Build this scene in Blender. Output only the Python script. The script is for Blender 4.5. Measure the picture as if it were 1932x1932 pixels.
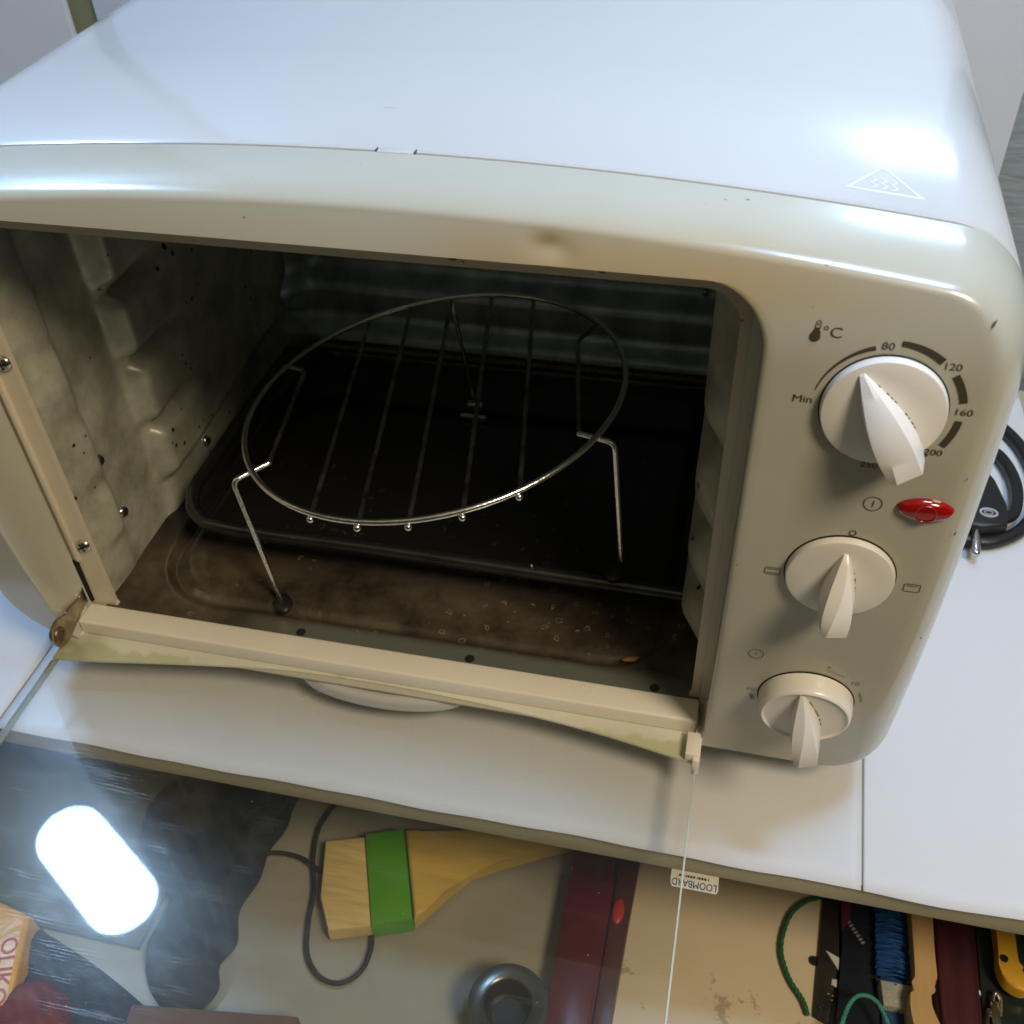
import bpy, bmesh, math, random
from mathutils import Vector, Matrix
random.seed(7)
R = math.radians
for o in list(bpy.data.objects): bpy.data.objects.remove(o)
SC = bpy.context.scene
COL = SC.collection

# ------------------------------------------------------------ camera, light, exposure
cam_data = bpy.data.cameras.new('camera'); cam = bpy.data.objects.new('camera', cam_data); COL.objects.link(cam)
cam.location = (0.2686, -0.2783, 0.3926)
cam.rotation_mode = 'XYZ'; cam.rotation_euler = (0.8272, 0.0344, 0.2250)
cam_data.sensor_width = 36.0; cam_data.lens = 36.0 * 1959.9 / 1932.0
cam_data.clip_start = 0.01; cam_data.clip_end = 50
cam_data.dof.use_dof = True; cam_data.dof.focus_distance = 0.385; cam_data.dof.aperture_fstop = 24
SC.camera = cam
SC.render.resolution_x = 1024; SC.render.resolution_y = 1024
world = bpy.data.worlds.new('World'); SC.world = world; world.use_nodes = True
bg = world.node_tree.nodes['Background']
bg.inputs[0].default_value = (1.0, 0.86, 0.56, 1); bg.inputs[1].default_value = 0.27
SC.view_settings.view_transform = 'Standard'; SC.view_settings.look = 'None'
SC.view_settings.exposure = 0.0; SC.view_settings.gamma = 1.0
SC.render.engine = 'CYCLES'
LAMP_A = 88.0     # radiance of the capsule lamp on the left, seen mirrored in the door glass
LAMP_B = 70.0     # radiance of the lamp above the right end of the oven
# a warm room lamp far behind the photographer, high on the right
al = bpy.data.lights.new('room_lamp', 'AREA'); al.shape = 'DISK'; al.size = 0.34; al.energy = 10.2
al.color = (1.0, 0.83, 0.60)
alo = bpy.data.objects.new('room_lamp', al); COL.objects.link(alo)
alo.location = (0.82, -0.52, 1.08)
alo.rotation_euler = (Vector((0.05, 0.05, 0.12)) - Vector(alo.location)).to_track_quat('-Z', 'Y').to_euler()

# ------------------------------------------------------------ helpers
def tag(o, label=None, cat=None, group=None, kind=None):
    if label: o['label'] = label
    if cat: o['category'] = cat
    if group: o['group'] = group
    if kind: o['kind'] = kind
    return o

def empty(name, loc, label, cat, group=None):
    o = bpy.data.objects.new(name, None); COL.objects.link(o); o.location = loc
    o.empty_display_size = 0.02
    return tag(o, label, cat, group)

def link(name, me, mat, parent=None, smooth=40, world_space=True):
    if mat is not None:
        me.materials.clear(); me.materials.append(mat)
    o = bpy.data.objects.new(name, me); COL.objects.link(o)
    if smooth:
        for p in me.polygons: p.use_smooth = True
        try: me.set_sharp_from_angle(angle=R(smooth))
        except Exception: pass
    if parent is not None:
        o.parent = parent
        if world_space:
            m = Matrix.Identity(4); q = parent
            while q is not None:
                m = Matrix.Translation(q.location) @ m if q.rotation_euler[:] == (0, 0, 0) else (Matrix.LocRotScale(q.location, q.rotation_euler, None) @ m)
                q = q.parent
            o.matrix_parent_inverse = Matrix.Identity(4)
            inv = m.inverted()
            me.transform(inv)
    return o

def mesh(name, verts, faces, mat, parent=None, smooth=40, thick=0):
    me = bpy.data.meshes.new(name); me.from_pydata([tuple(v) for v in verts], [], faces)
    bm = bmesh.new(); bm.from_mesh(me)
    bmesh.ops.recalc_face_normals(bm, faces=bm.faces)
    bm.to_mesh(me); bm.free()
    return link(name, me, mat, parent, smooth)

def from_bm(name, bm, mat, parent=None, smooth=40):
    me = bpy.data.meshes.new(name); bmesh.ops.recalc_face_normals(bm, faces=bm.faces)
    bm.to_mesh(me); bm.free()
    return link(name, me, mat, parent, smooth)

def add_box(bm, lo, hi, bevel=0.0, seg=2, rot=None, piv=None):
    r = bmesh.ops.create_cube(bm, size=1)
    vs = r['verts']
    c = Vector([(a + b) / 2 for a, b in zip(lo, hi)]); s = [b - a for a, b in zip(lo, hi)]
    for v in vs: v.co = Vector((v.co.x * s[0], v.co.y * s[1], v.co.z * s[2])) + c
    if bevel:
        es = list({e for v in vs for e in v.link_edges})
        g = bmesh.ops.bevel(bm, geom=es, offset=bevel, segments=seg, affect='EDGES', profile=0.5)
        vs = g['verts']
    if rot is not None:
        bmesh.ops.rotate(bm, verts=list(vs), cent=piv if piv is not None else c, matrix=rot)
    return vs

def box(name, lo, hi, mat, parent=None, bevel=0.0, seg=2, rot=None):
    bm = bmesh.new(); add_box(bm, lo, hi, bevel, seg, rot); return from_bm(name, bm, mat, parent)

def catmull(pts, n=8, closed=False):
    P = [Vector(p) for p in pts]; out = []
    m = len(P)
    rng = range(m if closed else m - 1)
    for i in rng:
        if closed: a, b, c, d = P[(i - 1) % m], P[i], P[(i + 1) % m], P[(i + 2) % m]
        else: a, b, c, d = P[max(i - 1, 0)], P[i], P[i + 1], P[min(i + 2, m - 1)]
        for k in range(n):
            t = k / n
            out.append(0.5 * ((2 * b) + (-a + c) * t + (2 * a - 5 * b + 4 * c - d) * t * t + (-a + 3 * b - 3 * c + d) * t ** 3))
    if not closed: out.append(P[-1])
    return out

def add_tube(bm, pts, r, n=10, closed=False, caps=True, twist=None):
    P = [Vector(p) for p in pts]; m = len(P); rings = []
    nrm = None
    for i in range(m):
        if closed: t = (P[(i + 1) % m] - P[(i - 1) % m]).normalized()
        else: t = (P[min(i + 1, m - 1)] - P[max(i - 1, 0)]).normalized()
        if nrm is None:
            nrm = t.orthogonal().normalized()
        nrm = (nrm - t * nrm.dot(t)).normalized()
        bn = t.cross(nrm)
        rr = r(i / max(1, m - 1)) if callable(r) else r
        ring = []
        for k in range(n):
            a = 2 * math.pi * k / n
            ring.append(bm.verts.new(P[i] + (nrm * math.cos(a) + bn * math.sin(a)) * rr))
        rings.append(ring)
    for i in range(m if closed else m - 1):
        A, B = rings[i], rings[(i + 1) % m]
        for k in range(n):
            bm.faces.new((A[k], A[(k + 1) % n], B[(k + 1) % n], B[k]))
    if caps and not closed:
        bm.faces.new(rings[0]); bm.faces.new(list(reversed(rings[-1])))

def tube(name, pts, r, mat, parent=None, n=10, closed=False):
    bm = bmesh.new(); add_tube(bm, pts, r, n, closed); return from_bm(name, bm, mat, parent, 60)

def add_prism(bm, pts, z0, z1, bevel=0.0, seg=2, axis='z'):
    """polygon pts extruded along an axis. axis z: pts are (x,y); x: (y,z); y: (x,z)"""
    def P(a, b, h): return (a, b, h) if axis == 'z' else ((h, a, b) if axis == 'x' else (a, h, b))
    lo = [bm.verts.new(P(a, b, z0)) for a, b in pts]; hi = [bm.verts.new(P(a, b, z1)) for a, b in pts]
    n = len(pts)
    f1 = bm.faces.new(list(reversed(lo))); f2 = bm.faces.new(hi)
    for i in range(n): bm.faces.new((lo[i], lo[(i + 1) % n], hi[(i + 1) % n], hi[i]))
    if bevel:
        es = list(f2.edges)
        bmesh.ops.bevel(bm, geom=es, offset=bevel, segments=seg, affect='EDGES', profile=0.5, clamp_overlap=True)

def prism(name, pts, z0, z1, mat, parent=None, bevel=0.0, seg=2, axis='z', smooth=40, sm=0, closed=True):
    if sm: pts = [(v.x, v.y) for v in catmull([(a, b, 0) for a, b in pts], sm, True)]
    bm = bmesh.new(); add_prism(bm, pts, z0, z1, bevel, seg, axis); return from_bm(name, bm, mat, parent, smooth)

def grid(name, fn, nu, nv, mat, parent=None, smooth=60):
    vs = [fn(i / nu, j / nv) for j in range(nv + 1) for i in range(nu + 1)]
    fs = [(j * (nu + 1) + i, j * (nu + 1) + i + 1, (j + 1) * (nu + 1) + i + 1, (j + 1) * (nu + 1) + i) for j in range(nv) for i in range(nu)]
    return mesh(name, vs, fs, mat, parent, smooth)

def smoothstep(a, b, x):
    t = min(1, max(0, (x - a) / (b - a))); return t * t * (3 - 2 * t)

# ------------------------------------------------------------ materials
MATS = {}
def mat(name, col, rough=0.5, metal=0.0, coat=0.0, bump=0.0, bscale=200, var=0.0, vscale=8, spots=None, spec=0.5, emit=None, stretch=None):
    """principled material; var mottles the colour, spots=(colour, scale, threshold) adds small dirt marks, bump gives fine relief"""
    if name in MATS: return MATS[name]
    m = bpy.data.materials.new(name); m.use_nodes = True; nt = m.node_tree; N = nt.nodes; L = nt.links
    b = N['Principled BSDF']
    b.inputs['Roughness'].default_value = rough; b.inputs['Metallic'].default_value = metal
    b.inputs['Coat Weight'].default_value = coat; b.inputs['Coat Roughness'].default_value = 0.08
    b.inputs['Specular IOR Level'].default_value = spec
    b.inputs['Base Color'].default_value = (*col, 1)
    tc = N.new('ShaderNodeTexCoord'); src = tc.outputs['Object']
    if stretch:
        mp = N.new('ShaderNodeMapping'); mp.inputs['Scale'].default_value = stretch; L.new(src, mp.inputs[0]); src = mp.outputs[0]
    cur = None
    if var:
        nz = N.new('ShaderNodeTexNoise'); nz.inputs['Scale'].default_value = vscale; nz.inputs['Detail'].default_value = 8; nz.inputs['Roughness'].default_value = 0.6
        L.new(src, nz.inputs['Vector'])
        mx = N.new('ShaderNodeMix'); mx.data_type = 'RGBA'
        mx.inputs['A'].default_value = (*[c * (1 - var) for c in col], 1); mx.inputs['B'].default_value = (*[min(1, c * (1 + var * 0.7)) for c in col], 1)
        rp = N.new('ShaderNodeValToRGB'); rp.color_ramp.elements[0].position = 0.32; rp.color_ramp.elements[1].position = 0.68
        L.new(nz.outputs['Fac'], rp.inputs[0]); L.new(rp.outputs[0], mx.inputs['Factor']); cur = mx.outputs['Result']
        mr = N.new('ShaderNodeMapRange'); mr.inputs[3].default_value = max(0.02, rough * 0.8); mr.inputs[4].default_value = min(1, rough * 1.25)
        L.new(nz.outputs['Fac'], mr.inputs[0]); L.new(mr.outputs[0], b.inputs['Roughness'])
    if spots:
        sc, scale, th = spots
        vo = N.new('ShaderNodeTexVoronoi'); vo.inputs['Scale'].default_value = scale; L.new(src, vo.inputs['Vector'])
        n2 = N.new('ShaderNodeTexNoise'); n2.inputs['Scale'].default_value = scale * 0.13; n2.inputs['Detail'].default_value = 3; L.new(src, n2.inputs['Vector'])
        mul = N.new('ShaderNodeMath'); mul.operation = 'MULTIPLY_ADD'; mul.inputs[1].default_value = -0.8; mul.inputs[2].default_value = 0.52
        L.new(n2.outputs['Fac'], mul.inputs[0])
        ad = N.new('ShaderNodeMath'); ad.operation = 'ADD'; L.new(vo.outputs['Distance'], ad.inputs[0]); L.new(mul.outputs[0], ad.inputs[1])
        rp = N.new('ShaderNodeValToRGB'); rp.color_ramp.elements[0].position = th; rp.color_ramp.elements[1].position = th + 0.05
        rp.color_ramp.elements[0].color = (1, 1, 1, 1); rp.color_ramp.elements[1].color = (0, 0, 0, 1)
        L.new(ad.outputs[0], rp.inputs[0])
        mx = N.new('ShaderNodeMix'); mx.data_type = 'RGBA'; L.new(rp.outputs[0], mx.inputs['Factor'])
        if cur is not None: L.new(cur, mx.inputs['A'])
        else: mx.inputs['A'].default_value = (*col, 1)
        mx.inputs['B'].default_value = (*sc, 1); cur = mx.outputs['Result']
    if cur is not None: L.new(cur, b.inputs['Base Color'])
    if bump:
        nb = N.new('ShaderNodeTexNoise'); nb.inputs['Scale'].default_value = bscale; nb.inputs['Detail'].default_value = 4; L.new(src, nb.inputs['Vector'])
        bp = N.new('ShaderNodeBump'); bp.inputs['Strength'].default_value = bump; bp.inputs['Distance'].default_value = 0.001
        L.new(nb.outputs['Fac'], bp.inputs['Height']); L.new(bp.outputs[0], b.inputs['Normal'])
    if emit:
        b.inputs['Emission Color'].default_value = (*emit[0], 1); b.inputs['Emission Strength'].default_value = emit[1]
    MATS[name] = m
    return m

M_fascia = mat('cream_enamel', (0.47, 0.46, 0.375), 0.24, coat=0.5, var=0.04, vscale=12, spots=((0.16, 0.11, 0.05), 130, 0.010), bump=0.03, bscale=60)
M_case = mat('white_enamel', (0.54, 0.54, 0.53), 0.20, coat=0.6, var=0.02, vscale=9, spots=((0.30, 0.27, 0.22), 90, 0.006), bump=0.04, bscale=45)
M_knob = mat('white_knob_plastic', (0.80, 0.77, 0.71), 0.30, coat=0.25, var=0.03, vscale=60, spots=((0.30, 0.20, 0.10), 240, 0.02))
M_print = mat('grey_print', (0.055, 0.045, 0.025), 0.5)
M_steel = mat('bright_steel', (0.62, 0.61, 0.58), 0.22, metal=1.0, var=0.12, vscale=90, bump=0.15, bscale=400)
M_chrome = mat('chrome_wire', (0.92, 0.91, 0.88), 0.22, metal=1.0, var=0.12, vscale=120, bump=0.2, bscale=500)
M_darkwire = mat('sooty_wire', (0.38, 0.37, 0.35), 0.34, metal=1.0, var=0.5, vscale=110, spots=((0.6, 0.6, 0.58), 300, 0.05), bump=0.5, bscale=500)
M_hinge = mat('hinge_steel', (0.42, 0.37, 0.27), 0.30, metal=1.0, var=0.35, vscale=140)
M_black = mat('black_rubber', (0.012, 0.012, 0.013), 0.42, bump=0.1, bscale=400)
M_dark = mat('dark_gap', (0.008, 0.008, 0.008), 0.9)
M_cavity = mat('sooted_galvanised_steel', (0.52, 0.52, 0.41), 0.34, metal=0.22, var=0.42, vscale=38, spots=((0.035, 0.028, 0.02), 120, 0.16), bump=0.15, bscale=260)
M_back = mat('dark_galvanised_steel', (0.52, 0.62, 0.66), 0.30, metal=0.5, var=0.35, vscale=18, bump=0.15, bscale=120, stretch=(3, 3, 0.6))
M_flange = mat('cream_flange', (0.68, 0.60, 0.46), 0.32, coat=0.3, var=0.05, vscale=30, spots=((0.14, 0.09, 0.04), 140, 0.025))
M_sill = mat('sill_enamel', (0.86, 0.81, 0.70), 0.28, coat=0.3, var=0.03, vscale=20)
M_paper = mat('white_paper', (0.64, 0.64, 0.64), 0.75, var=0.02, vscale=5, spots=((0.25, 0.22, 0.2), 170, 0.003), bump=0.12, bscale=300)
M_desk = mat('desk_laminate', (0.46, 0.42, 0.29), 0.5, var=0.07, vscale=30, bump=0.1, bscale=200)
M_shelf = mat('drawer_board', (0.33, 0.31, 0.24), 0.42, var=0.08, vscale=14, spots=((0.25, 0.22, 0.15), 50, 0.01))
M_wallp = mat('white_wall_panel', (0.62, 0.65, 0.68), 0.5, var=0.04, vscale=6, bump=0.08, bscale=150)
M_wall = mat('grey_textured_wall', (0.25, 0.28, 0.27), 0.7, var=0.2, vscale=70, bump=0.8, bscale=120, stretch=(0.5, 1, 3))
M_groove = mat('olive_groove', (0.20, 0.19, 0.10), 0.6, var=0.1)
M_lens = None

def heat_yellowing(m, centre, radius, col, amount):
    # an old scorched patch above the right end of the opening: a stain with its own outline
    nt = m.node_tree; N = nt.nodes; L = nt.links; b = N['Principled BSDF']; old = b.inputs['Base Color'].links[0].from_socket
    tc = N.new('ShaderNodeTexCoord'); mp = N.new('ShaderNodeMapping'); mp.inputs['Location'].default_value = [-c / s_ for c, s_ in zip(centre, radius)]; mp.inputs['Scale'].default_value = [1 / s_ for s_ in radius]
    L.new(tc.outputs['Object'], mp.inputs[0]); ln = N.new('ShaderNodeVectorMath'); ln.operation = 'LENGTH'; L.new(mp.outputs[0], ln.inputs[0])
    nz = N.new('ShaderNodeTexNoise'); nz.inputs['Scale'].default_value = 14; L.new(tc.outputs['Object'], nz.inputs['Vector'])
    ad = N.new('ShaderNodeMath'); ad.operation = 'MULTIPLY_ADD'; L.new(nz.outputs['Fac'], ad.inputs[0]); ad.inputs[1].default_value = 0.7; L.new(ln.outputs['Value'], ad.inputs[2])
    mr = N.new('ShaderNodeMapRange'); mr.interpolation_type = 'SMOOTHSTEP'; mr.inputs[1].default_value = 1.35; mr.inputs[2].default_value = 0.45; mr.inputs[3].default_value = 0; mr.inputs[4].default_value = amount; L.new(ad.outputs[0], mr.inputs[0])
    mx = N.new('ShaderNodeMix'); mx.data_type = 'RGBA'; L.new(mr.outputs[0], mx.inputs['Factor']); L.new(old, mx.inputs['A']); mx.inputs['B'].default_value = (*col, 1); L.new(mx.outputs['Result'], b.inputs['Base Color'])
heat_yellowing(M_fascia, (0.245 - 0.146, -0.02 - 0.14, 0.2440), (0.095, 0.05, 0.016), (0.46, 0.34, 0.17), 0.8)

def tray_material():
    m = bpy.data.materials.new('burnt_enamel_tray'); m.use_nodes = True; nt = m.node_tree; N = nt.nodes; L = nt.links
    b = N['Principled BSDF']; tc = N.new('ShaderNodeTexCoord'); src = tc.outputs['Object']
    nz = N.new('ShaderNodeTexNoise'); nz.inputs['Scale'].default_value = 34; nz.inputs['Detail'].default_value = 12; nz.inputs['Roughness'].default_value = 0.68; L.new(src, nz.inputs['Vector'])
    rp = N.new('ShaderNodeValToRGB'); e = rp.color_ramp.elements
    e[0].position = 0.36; e[0].color = (0.030, 0.025, 0.019, 1); e[1].position = 0.66; e[1].color = (0.112, 0.088, 0.060, 1)
    L.new(nz.outputs['Fac'], rp.inputs[0])
    # dried water spots: thin pale rings gathered in patches
    vo = N.new('ShaderNodeTexVoronoi'); vo.inputs['Scale'].default_value = 135; vo.inputs['Randomness'].default_value = 1; 
    dn = N.new('ShaderNodeTexNoise'); dn.inputs['Scale'].default_value = 330; L.new(src, dn.inputs['Vector'])
    av = N.new('ShaderNodeVectorMath'); av.operation = 'MULTIPLY_ADD'; L.new(dn.outputs['Color'], av.inputs[0]); av.inputs[1].default_value = (0.0042, 0.0042, 0.0042); L.new(src, av.inputs[2])
    L.new(av.outputs[0], vo.inputs['Vector'])
    ring = N.new('ShaderNodeValToRGB'); r = ring.color_ramp; r.elements[0].position = 0.13; r.elements[0].color = (0, 0, 0, 1); r.elements[1].position = 0.17; r.elements[1].color = (1, 1, 1, 1)
    x = r.elements.new(0.21); x.color = (0, 0, 0, 1)
    L.new(vo.outputs['Distance'], ring.inputs[0])
    n3 = N.new('ShaderNodeTexNoise'); n3.inputs['Scale'].default_value = 20; n3.inputs['Detail'].default_value = 1; L.new(src, n3.inputs['Vector'])
    r3 = N.new('ShaderNodeValToRGB'); r3.color_ramp.elements[0].position = 0.46; r3.color_ramp.elements[1].position = 0.56; L.new(n3.outputs['Fac'], r3.inputs[0])
    n4 = N.new('ShaderNodeMath'); n4.operation = 'GREATER_THAN'; n4.inputs[1].default_value = 0.35
    sp = N.new('ShaderNodeSeparateColor'); L.new(vo.outputs['Color'], sp.inputs[0]); L.new(sp.outputs[0], n4.inputs[0])
    mu = N.new('ShaderNodeMath'); mu.operation = 'MULTIPLY'; L.new(ring.outputs[0], mu.inputs[0]); L.new(r3.outputs[0], mu.inputs[1])
    mu2 = N.new('ShaderNodeMath'); mu2.operation = 'MULTIPLY'; L.new(mu.outputs[0], mu2.inputs[0]); L.new(n4.outputs[0], mu2.inputs[1])
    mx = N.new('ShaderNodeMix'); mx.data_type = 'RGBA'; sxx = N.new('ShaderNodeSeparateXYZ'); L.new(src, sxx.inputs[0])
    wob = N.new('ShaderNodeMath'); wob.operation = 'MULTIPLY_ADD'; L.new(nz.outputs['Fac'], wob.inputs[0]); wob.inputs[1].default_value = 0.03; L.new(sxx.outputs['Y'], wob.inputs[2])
    shade_blk = N.new('ShaderNodeMapRange'); shade_blk.interpolation_type = 'SMOOTHSTEP'; shade_blk.inputs[1].default_value = -0.14 + 0.050; shade_blk.inputs[2].default_value = -0.14 + 0.075; L.new(wob.outputs[0], shade_blk.inputs[0])  # cavity shade painted in: floor blackened and spots dimmed behind the heating element
    mb_ = N.new('ShaderNodeMix'); mb_.data_type = 'RGBA'; L.new(shade_blk.outputs[0], mb_.inputs['Factor']); L.new(rp.outputs[0], mb_.inputs['A']); mb_.inputs['B'].default_value = (0.013, 0.012, 0.012, 1)
    dim = N.new('ShaderNodeMapRange'); dim.inputs[3].default_value = 1.0; dim.inputs[4].default_value = 0.22; L.new(shade_blk.outputs[0], dim.inputs[0])
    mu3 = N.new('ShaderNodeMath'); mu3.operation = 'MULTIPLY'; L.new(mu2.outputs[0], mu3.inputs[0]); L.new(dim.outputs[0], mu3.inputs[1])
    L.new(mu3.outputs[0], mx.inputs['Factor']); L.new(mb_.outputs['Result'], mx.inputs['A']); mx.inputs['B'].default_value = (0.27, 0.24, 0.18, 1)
    # bare metal towards the front lip
    sx = N.new('ShaderNodeSeparateXYZ'); L.new(src, sx.inputs[0])
    mr = N.new('ShaderNodeMapRange'); mr.inputs[1].default_value = -0.14 + 0.011; mr.inputs[2].default_value = -0.14 + 0.017; mr.inputs[3].default_value = 1; mr.inputs[4].default_value = 0
    wb2 = N.new('ShaderNodeMath'); wb2.operation = 'MULTIPLY_ADD'; L.new(nz.outputs['Fac'], wb2.inputs[0]); wb2.inputs[1].default_value = 0.012; L.new(sx.outputs['Y'], wb2.inputs[2])
    L.new(wb2.outputs[0], mr.inputs[0])
    mrx = N.new('ShaderNodeMapRange'); mrx.inputs[1].default_value = -0.146 + 0.05; mrx.inputs[2].default_value = -0.146 + 0.10; L.new(sx.outputs['X'], mrx.inputs[0])
    mm = N.new('ShaderNodeMath'); mm.operation = 'MULTIPLY'; L.new(mr.outputs[0], mm.inputs[0]); L.new(mrx.outputs[0], mm.inputs[1])
    mx2 = N.new('ShaderNodeMix'); mx2.data_type = 'RGBA'; L.new(mm.outputs[0], mx2.inputs['Factor']); L.new(mx.outputs['Result'], mx2.inputs['A']); mx2.inputs['B'].default_value = (0.13, 0.14, 0.12, 1)
    L.new(mx2.outputs['Result'], b.inputs['Base Color'])
    mr2 = N.new('ShaderNodeMapRange'); mr2.inputs[1].default_value = 0.3; mr2.inputs[2].default_value = 0.7; mr2.inputs[3].default_value = 0.10; mr2.inputs[4].default_value = 0.24
    L.new(nz.outputs['Fac'], mr2.inputs[0]); L.new(mr2.outputs[0], b.inputs['Roughness'])
    bp = N.new('ShaderNodeBump'); bp.inputs['Strength'].default_value = 0.15; bp.inputs['Distance'].default_value = 0.0006
    L.new(nz.outputs['Fac'], bp.inputs['Height']); L.new(bp.outputs[0], b.inputs['Normal'])
    return m
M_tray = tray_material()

def glass_material():
    """clean pane = clear + mirror by Fresnel; over it greasy smears, scratches and dust that scatter light"""
    m = bpy.data.materials.new('dirty_oven_glass'); m.use_nodes = True; nt = m.node_tree; N = nt.nodes; L = nt.links
    for n in list(N): N.remove(n)
    out = N.new('ShaderNodeOutputMaterial')
    tr = N.new('ShaderNodeBsdfTransparent'); tr.inputs[0].default_value = (0.985, 0.99, 0.98, 1)
    gl = N.new('ShaderNodeBsdfGlossy'); gl.inputs['Roughness'].default_value = 0.02
    fr = N.new('ShaderNodeFresnel'); fr.inputs['IOR'].default_value = 1.5
    tc = N.new('ShaderNodeTexCoord'); src = tc.outputs['Object']
    geo = N.new('ShaderNodeNewGeometry'); inv_ = N.new('ShaderNodeMath'); inv_.operation = 'SUBTRACT'; inv_.inputs[0].default_value = 1.0; L.new(geo.outputs['Backfacing'], inv_.inputs[1])
    ffr = N.new('ShaderNodeMath'); ffr.operation = 'MULTIPLY'; L.new(fr.outputs[0], ffr.inputs[0]); L.new(inv_.outputs[0], ffr.inputs[1])   # the mirror belongs to the upper face of the thin pane only
    mix1 = N.new('ShaderNodeMixShader'); L.new(ffr.outputs[0], mix1.inputs[0]); L.new(tr.outputs[0], mix1.inputs[1]); L.new(gl.outputs[0], mix1.inputs[2])
    # scratches: noise pulled out along x, slightly tilted
    mp = N.new('ShaderNodeMapping'); mp.inputs['Scale'].default_value = (34, 520, 1); mp.inputs['Rotation'].default_value = (0, 0, R(-9)); L.new(src, mp.inputs[0])
    sc = N.new('ShaderNodeTexNoise'); sc.inputs['Scale'].default_value = 1; sc.inputs['Detail'].default_value = 3; L.new(mp.outputs[0], sc.inputs['Vector'])
    scr = N.new('ShaderNodeValToRGB'); scr.color_ramp.elements[0].position = 0.60; scr.color_ramp.elements[1].position = 0.72; L.new(sc.outputs['Fac'], scr.inputs[0])
    # patchy smears
    sm = N.new('ShaderNodeTexNoise'); sm.inputs['Scale'].default_value = 1; sm.inputs['Detail'].default_value = 4; sm.inputs['Roughness'].default_value = 0.6; mp2 = N.new('ShaderNodeMapping'); mp2.inputs['Scale'].default_value = (60, 120, 1); mp2.inputs['Rotation'].default_value = (0, 0, R(-9)); L.new(src, mp2.inputs[0]); L.new(mp2.outputs[0], sm.inputs['Vector'])
    smr = N.new('ShaderNodeValToRGB'); smr.color_ramp.elements[0].position = 0.50; smr.color_ramp.elements[1].position = 0.80; smr.color_ramp.elements[1].color = (0.4, 0.4, 0.4, 1); L.new(sm.outputs['Fac'], smr.inputs[0])
    # the greasy zone lies on the left half of the pane
    sx = N.new('ShaderNodeSeparateXYZ'); L.new(src, sx.inputs[0])
    zone = N.new('ShaderNodeMapRange'); zone.inputs[1].default_value = 0.14; zone.inputs[2].default_value = 0.05; zone.inputs[3].default_value = 0.03; zone.inputs[4].default_value = 1; L.new(sx.outputs['X'], zone.inputs[0])
    zy = N.new('ShaderNodeMapRange'); zy.inputs[1].default_value = -0.055; zy.inputs[2].default_value = -0.085; zy.inputs[3].default_value = 0.12; zy.inputs[4].default_value = 1; L.new(sx.outputs['Y'], zy.inputs[0])
    zz = N.new('ShaderNodeMath'); zz.operation = 'MULTIPLY'; L.new(zone.outputs[0], zz.inputs[0]); L.new(zy.outputs[0], zz.inputs[1])
    a = N.new('ShaderNodeMath'); a.operation = 'MULTIPLY'; L.new(scr.outputs[0], a.inputs[0]); a.inputs[1].default_value = 0.55
    s2 = N.new('ShaderNodeMath'); s2.operation = 'ADD'; L.new(a.outputs[0], s2.inputs[0]); L.new(smr.outputs[0], s2.inputs[1])
    s3 = N.new('ShaderNodeMath'); s3.operation = 'MULTIPLY'; L.new(s2.outputs[0], s3.inputs[0]); L.new(zz.outputs[0], s3.inputs[1])
    # greasy film: broad gloss that glows round the lamp
    film = N.new('ShaderNodeBsdfGlossy'); film.inputs['Roughness'].default_value = 0.22; film.inputs[0].default_value = (0.95, 0.88, 0.76, 1)
    dif = N.new('ShaderNodeBsdfDiffuse'); dif.inputs[0].default_value = (0.7, 0.72, 0.7, 1)
    ff = N.new('ShaderNodeMath'); ff.operation = 'MULTIPLY'; L.new(s3.outputs[0], ff.inputs[0]); ff.inputs[1].default_value = 0.022; ff.operation = 'MULTIPLY_ADD'; ff.inputs[2].default_value = 0.012
    mix2 = N.new('ShaderNodeMixShader'); L.new(ff.outputs[0], mix2.inputs[0]); L.new(mix1.outputs[0], mix2.inputs[1]); L.new(film.outputs[0], mix2.inputs[2])
    # dust specks
    vo = N.new('ShaderNodeTexVoronoi'); vo.inputs['Scale'].default_value = 210; L.new(src, vo.inputs['Vector'])
    vr = N.new('ShaderNodeValToRGB'); vr.color_ramp.elements[0].position = 0.03; vr.color_ramp.elements[1].position = 0.075; vr.color_ramp.elements[0].color = (1, 1, 1, 1); vr.color_ramp.elements[1].color = (0, 0, 0, 1); L.new(vo.outputs['Distance'], vr.inputs[0])
    sep = N.new('ShaderNodeSeparateColor'); L.new(vo.outputs['Color'], sep.inputs[0])
    gt = N.new('ShaderNodeMath'); gt.operation = 'GREATER_THAN'; gt.inputs[1].default_value = 0.78; L.new(sep.outputs[1], gt.inputs[0])
    dd = N.new('ShaderNodeMath'); dd.operation = 'MULTIPLY'; L.new(vr.outputs[0], dd.inputs[0]); L.new(gt.outputs[0], dd.inputs[1])
    d0 = N.new('ShaderNodeMath'); d0.operation = 'MULTIPLY_ADD'; L.new(dd.outputs[0], d0.inputs[0]); d0.inputs[1].default_value = 0.25; 
    base = N.new('ShaderNodeMath'); base.operation = 'MULTIPLY_ADD'; L.new(s3.outputs[0], base.inputs[0]); base.inputs[1].default_value = 0.03; base.inputs[2].default_value = 0.006
    L.new(base.outputs[0], d0.inputs[2])
    mix3 = N.new('ShaderNodeMixShader'); L.new(d0.outputs[0], mix3.inputs[0]); L.new(mix2.outputs[0], mix3.inputs[1]); L.new(dif.outputs[0], mix3.inputs[2])
    bp = N.new('ShaderNodeBump'); bp.inputs['Strength'].default_value = 0.25; bp.inputs['Distance'].default_value = 0.0002; L.new(s2.outputs[0], bp.inputs['Height']); L.new(bp.outputs[0], film.inputs['Normal'])
    L.new(mix3.outputs[0], out.inputs[0])
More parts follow.
